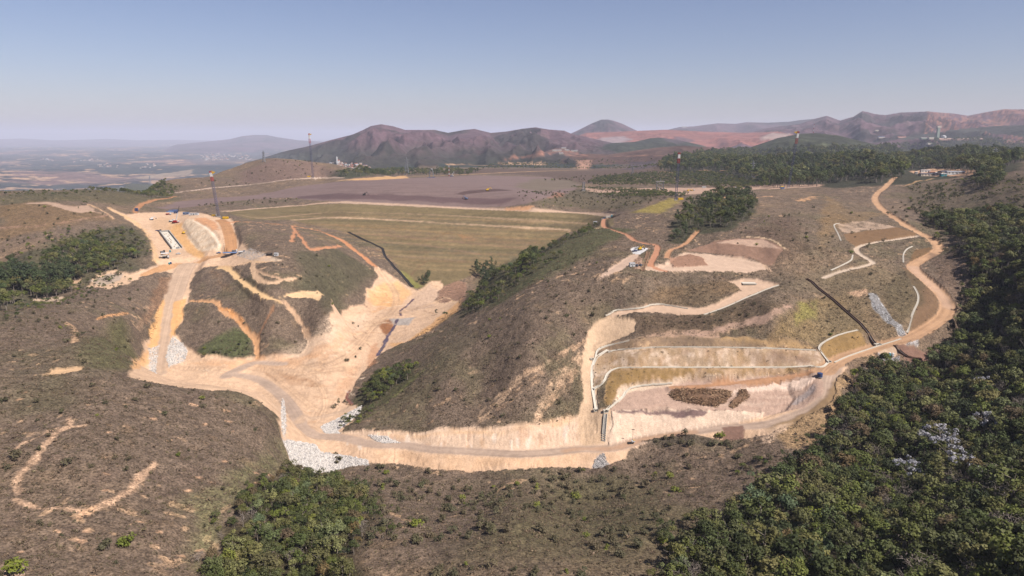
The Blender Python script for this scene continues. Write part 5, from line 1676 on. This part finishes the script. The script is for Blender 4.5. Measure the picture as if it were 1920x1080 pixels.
# --- heaps of felled wood on the yard
def wood_heap(outline, label, n_, hmax, seed):
    g = np.random.default_rng(seed)
    poly = poly_xy(outline)
    c = poly.mean(0)
    z0 = float(height(c[0], c[1]))
    t = thing("wood_heap", label, "wood heap", (c[0], c[1], z0))
    lo, hi = poly.min(0), poly.max(0)
    m = [MB(), MB(), MB()]
    cnt = 0
    while cnt < n_:
        x, y = g.uniform(lo[0], hi[0]), g.uniform(lo[1], hi[1])
        q = np.array([[x, y]])
        if not inside(q[:, 0], q[:, 1], poly)[0]:
            continue
        d = seg_dist(q[:, 0], q[:, 1], poly, True)[0][0]
        top = hmax * min(1, d / 4.0) ** .7 * g.uniform(.5, 1)
        z = float(height(x, y)) - z0 + top
        a, e, ln = g.uniform(0, pi), g.normal() * .35, g.uniform(1.2, 4.2)
        v = np.array([cos(a) * cos(e), sin(a) * cos(e), sin(e)]) * ln / 2
        p = np.array([x - c[0], y - c[1], z])
        m[g.choice(3, p=[.45, .35, .2])].bar(p - v, p + v, g.uniform(.08, .26), g.uniform(.04, .14), 5)
        cnt += 1
    core = MB()
    ring = [tuple(p) for p in poly[::2]]
    V = [(p[0] - c[0], p[1] - c[1], float(height(*p)) - z0 - .2) for p in ring] + [((p[0] - c[0]) * .55, (p[1] - c[1]) * .55, hmax * .75) for p in ring]
    k = len(ring)
    core.add(V, [(i, (i + 1) % k, k + (i + 1) % k, k + i) for i in range(k)] + [tuple(range(k, 2 * k))])
    core.build("chip_mound", MATS['wood_dark'], t)
    for mb, nm, mt in zip(m, ("branches", "logs", "split_wood"), ('wood_dark', 'wood_brown', 'wood_pale')):
        o = mb.build(nm, MATS[mt], t)
        o["kind"] = "stuff"


wood_heap("1254,738 1260,728 1275,726 1300,727 1330,726 1360,729 1374,734 1368,744 1358,755 1340,761 1310,757 1285,752 1265,747", "long heap of felled branches and logs on the pinkish yard", 1500, 3.2, 5)
wood_heap("1386,733 1398,731 1405,742 1395,750 1384,757 1375,765 1367,760 1374,750 1382,745", "smaller heap of felled branches at the end of the long heap", 480, 2.4, 6)


# --- tanks, cabins, vehicles
def water_tank():
    t = thing("water_tank", "round blue water tank at the haul road junction", "tank", spot(1537, 706))
    MB().cyl((0, 0, .2), 1.7, 2.4, 24).build("shell", MATS['blue_paint'], t)
    MB().cyl((0, 0, 2.6), 1.75, .3, 24, .55).build("lid", MATS['blue_paint'], t)
    MB().cyl((0, 0, 0), 1.9, .2, 24).build("base", MATS['grey_concrete'], t)
    m = MB()
    for z in (.9, 1.7):
        m.cyl((0, 0, z), 1.74, .08, 24)
    m.build("hoops", MATS['navy_steel'], t)


water_tank()


def toilet(px, py, col, label, rz=0):
    t = thing("portable_toilet", label, "toilet cabin", spot(px, py), rz)
    MB().box((0, 0, 1.25), (1.3, 1.3, 2.2)).build("cabin", MATS[col], t, .05)
    MB().box((0, 0, 2.4), (1.36, 1.36, .22), 0, .7).build("roof", MATS['white_paint'], t)
    MB().box((0, -.67, 1.2), (.8, .05, 1.8)).build("door", MATS[col], t)
    MB().box((0, 0, .08), (1.4, 1.4, .16)).build("skid", MATS['black_rubber'], t)


toilet(1668, 666, 'teal_plastic', "teal portable toilet on the pad beside the haul road")
toilet(1674, 666, 'white_paint', "white portable toilet beside the teal one")
toilet(317, 491, 'teal_plastic', "teal portable toilet at the crossroads below the plant")
toilet(320, 490, 'blue_paint', "blue portable toilet at the crossroads below the plant")
toilet(319, 472, 'teal_plastic', "teal portable toilet beside the parked trucks at the plant")
toilet(1147, 406, 'teal_plastic', "teal portable toilet at the end of the dam crest")


def light_tower():
    t = thing("light_tower", "small mobile light tower with raised mast on the bottom road", "light tower", spot(1187, 829))
    MB().box((0, 0, .9), (2.0, 1.2, .9)).build("generator", MATS['white_paint'], t, .05)
    MB().box((.5, 0, 1.45), (.8, 1.0, .35)).build("engine_hood", MATS['yellow_paint'], t)
    MB().bar((-.3, 0, 1.2), (-.3, 0, 8.2), .09).build("mast", MATS['dark_steel'], t)
    m = MB()
    for x in (-.9, -.3, .3):
        m.box((x - .0, 0, 8.3), (.5, .3, .4))
    m.build("lamp_head", MATS['dark_steel'], t)
    for s in (-1, 1):
        MB().bar((0, s * .65, .35), (0, s * .85, .35), .35, None, 12).build("wheel", MATS['black_rubber'], t)
    MB().box((-1.6, -.6, .06), (3.4, 2.6, .1)).build("ground_mat", MATS['black_rubber'], t)


light_tower()


def container(px, py, label, col='white_paint', size=(6, 2.5, 2.6), rz=0, y0=0, cat="site cabin"):
    t = thing("site_cabin", label, cat, spot(px, py, y0), rz)
    x, y, z = size
    MB().box((0, 0, z / 2 + .15), size).build("shell", MATS[col], t, .04)
    MB().box((0, 0, z + .2), (x * 1.03, y * 1.05, .12)).build("roof", MATS['roof_grey' if col == 'white_paint' else col], t)
    for k in (-1, 1):
        MB().box((k * x * .27, -y / 2 - .03, z * .62), (x * .2, .06, z * .3)).build("window", MATS['glass'], t)
    MB().box((0, -y / 2 - .03, z * .42 + .15), (x * .14, .06, z * .78)).build("door", MATS['grey_steel'], t)


container(1185, 500, "white site cabin with two dark tanks beside it", size=(4.6, 2.6, 3.0), rz=.2)
for px, lab in ((1194, "dark round tank next to the white site cabin"), (1201, "dark round tank at the outer end of its pair")):
    t = thing("round_tank", lab, "tank", spot(px, 500))
    MB().cyl((0, 0, .1), 1.25, 1.5, 20).build("shell", MATS['roof_dark'], t)
    MB().cyl((0, 0, 1.6), 1.3, .3, 20, .5).build("lid", MATS['roof_dark'], t)
container(1116, 419, "white site cabin on the shoulder above the dam", size=(5, 2.6, 2.8))
container(1130, 414, "small white site cabin beside the red road bend", size=(3, 2.4, 2.6))
container(1140, 409, "pale site cabin at the end of the dam crest", 'wall_cream', (6, 2.6, 2.6), .2)
container(518, 479, "lone white site cabin on the grey pad east of the plant", size=(4, 2.6, 3))
container(364, 402, "long white site cabin on top of the plant cutting", size=(12, 3, 2.8), y0=700)
container(349, 401, "blue site cabin on top of the plant cutting", 'roof_blue', (8, 3, 3), y0=700)
container(330, 399, "dark blue site cabin near the small blue pond", 'blue_paint', (5, 3, 2.8), y0=700)
container(1320, 352, "white site cabin on the pale ground before the woodland", size=(7, 3, 2.8), y0=800)
container(1467, 355, "small blue site cabin at the woodland edge", 'roof_blue', (5, 3, 2.8), y0=800)
container(256, 395, "blue site cabin beside the red dirt track", 'blue_paint', (3.5, 3, 4), y0=600)


def open_shed(px, py, label, size, rz, roof, y0=0):
    t = thing("open_shed", label, "shed", spot(px, py, y0), rz)
    x, y, z = size
    for sx in (-1, 0, 1):
        for sy in (-1, 1):
            MB().bar((sx * x * .46, sy * y * .44, 0), (sx * x * .46, sy * y * .44, z), .12).build("post", MATS['grey_steel'], t)
    MB().gable((0, 0, z), (x, y), y * .14, 0, .4).build("roof", MATS[roof], t)


open_shed(432, 478, "open sided shed with a pale blue roof beside the rim road", (14, 6, 3.4), .15, 'roof_blue')
open_shed(310, 478, "white topped shelter beside the trucks at the plant", (7, 5, 3), .3, 'white_paint')
open_shed(306, 484, "smaller cream topped shelter below the white one", (6, 4, 3), .2, 'wall_cream')


def truck(px, py, label, cab, bed, L_=7.0, rz=0, y0=0, load=None):
    t = thing("truck", label, "truck", spot(px, py, y0), rz)
    w = L_ * .34
    MB().box((0, 0, .8), (L_, w * .8, .35)).build("chassis", MATS['dark_steel'], t)
    c = MB().box((L_ * .38, 0, 1.9), (L_ * .22, w, 1.9), 0, .88).build("cab", MATS[cab], t, .06)
    MB().box((L_ * .492, 0, 2.2), (.06, w * .8, .7)).build("windscreen", MATS['glass'], c)
    m = MB()
    m.box((-L_ * .14, 0, 1.1), (L_ * .68, w, .2))
    for s in (-1, 1):
        m.box((-L_ * .14, s * w * .48, 1.6), (L_ * .68, .12, .9))
    m.box((-L_ * .47, 0, 1.6), (.12, w, .9)).box((L_ * .19, 0, 1.8), (.12, w, 1.3))
    m.build("load_bed", MATS[bed], t)
    for fx in (-.38, -.2, .34):
        for s in (-1, 1):
            MB().bar((L_ * fx, s * w * .36, .5), (L_ * fx, s * w * .5, .5), .5, None, 12).build("wheel", MATS['black_rubber'], t)


def car(px, py, label, col, rz=0, y0=0):
    t = thing("pickup", label, "pickup", spot(px, py, y0), rz)
    MB().box((0, 0, .75), (4.9, 1.8, .7)).build("body", MATS[col], t, .12)
    c = MB().box((.35, 0, 1.45), (2.0, 1.6, .75), 0, .8).build("cab", MATS[col], t, .06)
    MB().box((.35, 0, 1.42), (2.04, 1.64, .42), 0, .92).build("window", MATS['glass'], c)
    MB().box((-1.5, 0, 1.08), (1.6, 1.5, .1)).build("bed", MATS['dark_steel'], t)
    for x in (-1.5, 1.5):
        for s in (-1, 1):
            MB().bar((x, s * .75, .38), (x, s * .95, .38), .38, None, 12).build("wheel", MATS['black_rubber'], t)


def digger(px, py, label, col='yellow_paint', rz=0, y0=0, s=1.0):
    t = thing("excavator", label, "excavator", spot(px, py, y0), rz)
    t.scale = (s, s, s)
    for k in (-1, 1):
        MB().box((0, k * 1.1, .45), (3.6, .6, .9)).build("track", MATS['black_rubber'], t, .15)
    MB().box((-.3, 0, 1.5), (3.0, 2.4, 1.1)).build("body", MATS[col], t, .08)
    c = MB().box((.7, .7, 2.5), (1.3, 1.0, 1.3)).build("cab", MATS[col], t, .06)
    MB().box((1.36, .7, 2.6), (.05, .8, .8)).build("window", MATS['glass'], c)
    MB().bar((1.1, -.2, 1.8), (3.4, -.2, 4.2), .28).build("boom", MATS[col], t)
    a = MB().bar((3.4, -.2, 4.2), (4.9, -.2, 1.8), .2).build("arm", MATS[col], t)
    MB().box((4.8, -.2, 1.3), (.9, 1.1, .9), 0, .6).build("bucket", MATS['dark_steel'], a)


truck(311, 483, "white topped dark truck parked at the plant crossroads", 'white_paint', 'dark_steel', 7, .3)
truck(453, 473, "grey truck parked on the rubble east of the rim road", 'grey_steel', 'white_paint', 7, .4)
truck(505, 478, "dark truck beside the lone white cabin", 'dark_steel', 'dark_steel', 6, 0)
truck(305, 473, "small dark truck beside the white topped shelter", 'dark_steel', 'grey_steel', 5, 1)
truck(1382, 352, "white truck on the pale ground before the woodland", 'white_paint', 'white_paint', 8, 0, 800)
truck(1400, 351, "white and blue truck on the pale ground before the woodland", 'white_paint', 'roof_blue', 8, 0, 800)
truck(1298, 357, "yellow bodied truck on the pale ground past the grass knoll", 'white_paint', 'yellow_paint', 8, 0, 800)
truck(297, 433, "dark truck on the ochre floor beside the concrete trough", 'dark_steel', 'navy_steel', 7, 0, 600)
truck(322, 414, "white tanker truck parked at the head of the plant floor", 'white_paint', 'white_paint', 8, 1.3, 600)
truck(440, 471, "white truck beside the blue roofed shed", 'white_paint', 'grey_steel', 6, .2)
truck(316, 402, "red and white truck on top of the cutting", 'white_paint', 'red_paint', 7, .1, 700)
truck(402, 404, "white truck near the mast on the cutting", 'white_paint', 'yellow_paint', 7, .1, 700)
car(1190, 470, "dark pickup on the white concrete pad", 'navy_steel', .4)
car(1133, 410, "blue pickup parked by the dam abutment", 'blue_paint', .6)
car(1145, 407, "white pickup parked by the dam abutment", 'white_paint', .6)
car(410, 473, "blue pickup on the rubble below the rim road", 'roof_blue', .2)
car(334, 475, "white pickup below the end of the concrete trough", 'white_paint', .4)
car(1195, 465, "white pickup on the white concrete pad", 'white_paint', .2)
digger(1200, 467, "yellow excavator on the white concrete pad", rz=.4)
digger(344, 437, "small yellow excavator on the ochre plant floor", rz=1.2, y0=600)
digger(914, 358, "yellow excavator on the dark strip of the tailings", rz=.2, y0=900, s=1.5)
digger(874, 374, "blue and white excavator on the tailings near the dam", 'roof_blue', 2.6, 900, 1.4)
digger(1290, 358, "yellow excavator on the pale ground past the grass knoll", rz=.5, y0=900, s=1.1)
digger(284, 411, "white excavator in the upper plant cutting", 'white_paint', .8, 600, 1.2)
digger(683, 366, "dark excavator on the tailings", 'dark_steel', .1, 900, 1.3)


def crane(px, py, tip, label, boom, body, y0=0, jib=None):
    loc = spot(px, py, y0)
    D_ = (loc - Vector((0, 0, CAMZ))).length / FPX
    tx, tz = (tip[0] - px) * D_, (py - tip[1]) * D_
    t = thing("mobile_crane", label, "crane", loc)
    MB().box((0, 0, 1.1), (10, 2.8, .9)).build("chassis", MATS[body], t, .06)
    c = MB().box((3.8, 0, 2.3), (2.2, 2.6, 1.6), 0, .9).build("cab", MATS['white_paint'], t)
    MB().box((4.93, 0, 2.5), (.06, 2.0, .7)).build("windscreen", MATS['glass'], c)
    MB().box((-1.2, 0, 2.5), (4, 2.6, 1.8)).build("slewing_body", MATS[body], t, .06)
    e = (tx * .62, 0, tz * .62) if jib else (tx, 0, tz)
    b_ = MB().bar((0, 0, 2.6), e, .75, .5).build("boom", MATS[boom], t)
    if jib:
        MB().bar(e, (tx, 0, tz), .42, .3).build("jib", MATS[jib], b_)
    for fx in (-4, -2, 1.5, 3.6):
        for s in (-1, 1):
            MB().bar((fx, s * 1.0, .6), (fx, s * 1.45, .6), .6, None, 12).build("wheel", MATS['black_rubber'], t)


crane(330, 417, (338, 389), "mobile crane with white boom and black jib at the plant cutting", 'white_paint', 'red_paint', 600, 'dark_steel')
crane(847, 331, (851, 322), "white mobile crane past the far edge of the tailings", 'white_paint', 'blue_paint', 1300)


def trough():
    a, b_ = spot(308, 435, 600), spot(332, 465.5, 600)
    d = b_ - a
    ang, ln = math.atan2(d.y, d.x), math.hypot(d.x, d.y)
    c = (a + b_) / 2
    t = thing("concrete_trough", "long open concrete trough under construction on the plant floor", "concrete trough", c, ang)
    w = 10.5
    slope = math.atan2(d.z, ln)
    t.rotation_euler = (0, -slope, ang)
    MB().box((0, 0, .25), (ln, w, .9)).build("floor_slab", MATS['pale_concrete'], t)
    for s in (-1, 1):
        MB().box((0, s * w / 2, 1.5), (ln, .9, 3.2)).build("side_wall", MATS['grey_concrete'], t)
        m = MB()
        for k in range(12):
            m.box((-ln / 2 + ln * (k + .5) / 12, s * (w / 2 + .6), 1.2), (.5, .5, 2.4))
        m.build("buttress", MATS['grey_concrete'], t)
    MB().box((-ln / 2, 0, 1.5), (.8, w, 2.6)).build("end_wall", MATS['grey_concrete'], t)
    MB().box((ln / 2 - 1.5, w * .1, 1.0), (2.4, 3.6, .8)).build("formwork", MATS['roof_dark'], t)
    g = np.random.default_rng(3)
    m = MB()
    for k in range(26):
        m.box((g.uniform(-.45, .45) * ln, g.uniform(-.38, .38) * w, .95), (g.uniform(.4, 1.6), g.uniform(.3, .8), .5), g.random() * 3)
    o = m.build("building_debris", MATS['wood_brown'], t)
    o["kind"] = "stuff"


trough()
t = thing("concrete_slab", "white concrete slab on the tip of the platform road", "slab", spot(1404, 530), -.05)
MB().box((0, 0, .35), (11, 6.5, .6)).build("slab", MATS['pale_concrete'], t, .06)
MB().box((0, -3.4, .55), (11.2, .3, .9)).build("kerb", MATS['concrete'], t)


# --- the shed compound above the haul road, other sheds
def building(px, py, size, rz, wall, roof, label, y0=0, pitch=.12, name="shed", cat="shed", win=True):
    t = thing(name, label, cat, spot(px, py, y0), rz)
    x, y, z = size
    MB().box((0, 0, z / 2 - .4), (x, y, z + .8)).build("wall", MATS[wall], t)
    MB().gable((0, 0, z + .01), (x, y), y * pitch, 0, .5).build("roof", MATS[roof], t)
    if win:
        for k in range(max(2, int(x / 5))):
            n_ = max(2, int(x / 5))
            MB().box((-x / 2 + x * (k + .5) / n_, -y / 2 - .03, z * .55), (x / n_ * .5, .06, z * .35)).build("window", MATS['glass'], t)
        MB().box((x * .06, -y / 2 - .04, z * .35), (x * .08 + .6, .07, z * .7)).build("door", MATS['grey_steel'], t)
    return t


for a in [(1738, 329.5, (26, 9, 4), .05, 'wall_cream', 'roof_dark', "long dark roofed shed at the front of the compound"), (1734, 322.5, (17, 5, 4), .05, 'white_paint', 'white_paint', "low white shed at the back of the compound"),
          (1757, 328, (8, 7, 4.5), .1, 'white_paint', 'white_paint', "small white shed in the middle of the compound"), (1770, 327, (16, 12, 5.5), .1, 'wall_cream', 'roof_dark', "broad slate grey roofed shed of the compound"),
          (1768, 331, (9, 5, 3.5), .1, 'teal_plastic', 'white_paint', "teal walled shed at the front of the compound"), (1790, 326.5, (28, 8, 4.5), -.02, 'white_paint', 'roof_grey', "long white shed beside the woodland"), (1717.5, 326, (4, 4, 4), 0, 'white_paint', 'white_paint', "tiny white hut apart from the compound sheds"),
          (1746, 325.5, (9, 5, 3.5), .0, 'wall_pink', 'roof_red', "small shed with a brown roof among the compound sheds")]:
    building(*a, y0=700)
for a in [(228, 351.5, (34, 12, 5), .1, 'white_paint', 'roof_grey', "long white shed on the west ridge"), (232, 357, (10, 7, 4), .1, 'wall_pink', 'roof_red', "small brown shed on the west ridge")]:
    building(*a, y0=700)
for i, (px, py, x_) in enumerate([(1057, 279, 26), (1044, 283.5, 50), (1063, 283, 24), (1077, 284, 36), (1052, 289, 22)]):
    building(px, py, (x_, 12, 6), 0, 'wall_cream', 'roof_grey', ["white block on top of the terraced orange hill", "long white shed halfway up the terraced orange hill", "middle white shed on the terraced orange hill", "white shed on the east shoulder of the terraced orange hill", "low white shed at the foot of the terraced orange hill"][i], y0=2500)
for i, (px, py, s_, w_, r_, lab) in enumerate([(1736, 261, (70, 26, 8), 'green_paint', 'grey_concrete', "pale green hall of the distant mine plant"), (1745, 261, (34, 22, 10), 'wall_cream', 'grey_concrete', "cream hall beside the pale green one in the mine plant"), (1690, 259, (60, 26, 9), 'wall_pink', 'roof_red', "brown hall at the near end of the mine plant"),
                                        (1800, 263, (300, 40, 8), 'wall_pink', 'wall_pink', "very long pinkish stockpile shed of the mine plant"), (1645, 246, (40, 20, 8), 'wall_cream', 'grey_concrete', "white hall alone on the mountain side"), (1652, 259, (44, 22, 8), 'wall_cream', 'roof_blue', "blue roofed hall of the mine plant"),
                                        (1283, 239, (80, 30, 14), 'white_paint', 'grey_concrete', "white works on the crest of the far ridge"), (1745, 271, (50, 24, 8), 'wall_cream', 'grey_concrete', "grey roofed hall in front of the mine plant")]):
    building(px, py, s_, 0, w_, r_, lab, y0=3500, win=False)
loc = spot(1757, 262, 3500)
t = thing("silo_tower", "tall pale green tower of the distant mine plant", "tower", loc)
MB().box((0, 0, 40), (16, 16, 82)).build("shaft", MATS['green_paint'], t)
MB().box((0, 0, 86), (26, 20, 12)).build("head_house", MATS['wall_cream'], t)
loc = spot(1769, 260, 3500)
t = thing("storage_tank", "round white tank beside the tall pale green tower", "tank", loc)
MB().cyl((0, 0, 0), 15, 18, 20).build("shell", MATS['white_paint'], t)
MB().cyl((0, 0, 18), 15, 5, 20, 3).build("lid", MATS['white_paint'], t)


# --- towns seen far off
def church():
    t = thing("church", "white church with a tall tower above the village under the long mountain", "church", spot(633, 306, 3000))
    MB().box((0, 10, 6), (16, 34, 16)).build("nave", MATS['white_paint'], t)
    MB().gable((0, 10, 14), (34, 16), 6, pi / 2).build("roof", MATS['roof_red'], t)
    w = MB().box((0, -10, 15), (7, 7, 32)).build("tower", MATS['white_paint'], t)
    MB().box((0, -10, 35), (7, 7, 8), 0, .15).build("spire", MATS['white_paint'], w)


church()
HOUSE = []
for i in range(6):
    bm_ = bmesh.new()
    me = bpy.data.meshes.new("house")
    m = MB().box((0, 0, 2), (1.0, .7, 5), 0).gable((0, 0, 4.5), (1.0, .7), 0, 0, .05)
    m = MB().box((0, 0, .2), (1.0, .75, .8))
    n0 = len(m.f)
    m.gable((0, 0, .6), (1.0, .75), .22 + .04 * i, 0, .05)
    me.from_pydata(m.v, [], m.f)
    me.materials.append(MATS[['wall_cream', 'wall_pink', 'grey_concrete'][i % 3]])
    me.materials.append(MATS[['roof_red', 'grey_concrete', 'roof_red', 'roof_grey', 'roof_dark', 'wall_pink'][i]])
    me.polygons.foreach_set("material_index", [0] * n0 + [1] * (len(m.f) - n0))
    HOUSE.append(me)


def town(shape, n_, size, label, group, y0):
    g = np.random.default_rng(len(label))
    pl = parse(shape)
    lo, hi = np.min(pl, 0), np.max(pl, 0)
    arr = np.array(pl)
    k = 0
    while k < n_:
        px, py = g.uniform(lo[0], hi[0]), g.uniform(lo[1], hi[1])
        if not inside(np.array([px]), np.array([py]), arr)[0]:
            continue
        o = link("house", HOUSE[g.integers(6)])
        o.location = spot(px, py, y0)
        s = g.uniform(*size)
        o.scale = (s, s, s * g.uniform(.4, .7))
        o.rotation_euler = (0, 0, g.uniform(0, 3.1))
        tag(o, label, "house", group)
        k += 1


town("598,316 606,308 622,304 640,303 665,306 690,310 700,315 670,321 640,320 610,319", 115, (7, 15), "small pale house in the village under the long mountain", "houses of the village under the long mountain", 2800)
town("372,292 390,284 410,284 425,290 460,291 478,296 470,301 440,298 420,300 395,302 378,301", 110, (14, 44), "pale block in the distant town on the hazy plain", "blocks of the distant town on the hazy plain", 4000)
for s, k, lab in [("66,297 100,300 99,302 66,299", 10, "pale block in the row of buildings on the plain"), ("134,303 185,297 184,300 136,305", 13, "pale block along the road across the plain"), ("180,309 200,306 220,308 222,316 185,313", 14, "pale block in the works halfway over the plain"), ("258,314 275,308 292,307 290,314 265,317", 10, "pale block in the grey clearing on the plain"), ("88,359 100,354 112,355 108,361", 9, "pale house just past the west ridge")]:
    town(s, k, (10, 18) if "ridge" in lab else (14, 40), lab, lab + "s", 1500)
# ------------------------------------------------------------------ the air
def haze():
    me = bpy.data.meshes.new("haze")
    lo, hi, w = -700.0, 720.0, 78000.0
    v = [(x, y, z) for z in (lo, hi) for y in (-w, w) for x in (-w, w)]
    me.from_pydata(v, [], [(0, 2, 3, 1), (4, 5, 7, 6), (0, 1, 5, 4), (2, 6, 7, 3), (0, 4, 6, 2), (1, 3, 7, 5)])
    m = bpy.data.materials.new("haze")
    m.use_nodes = True
    nt = m.node_tree
    nt.nodes.remove(nt.nodes["Principled BSDF"])
    pv = nt.nodes.new("ShaderNodeVolumePrincipled")
    pv.inputs["Color"].default_value = (.76, .80, .96, 1)
    pv.inputs["Density"].default_value = HAZE_DENSITY
    pv.inputs["Anisotropy"].default_value = .0
    nt.links.new(pv.outputs[0], nt.nodes["Material Output"].inputs["Volume"])
    m.cycles.homogeneous_volume = True
    m.cycles.volume_sampling = 'DISTANCE'
    me.materials.append(m)
    o = link("haze", me)
    tag(o, "pale bluish haze over the distant land", kind="stuff")


haze()
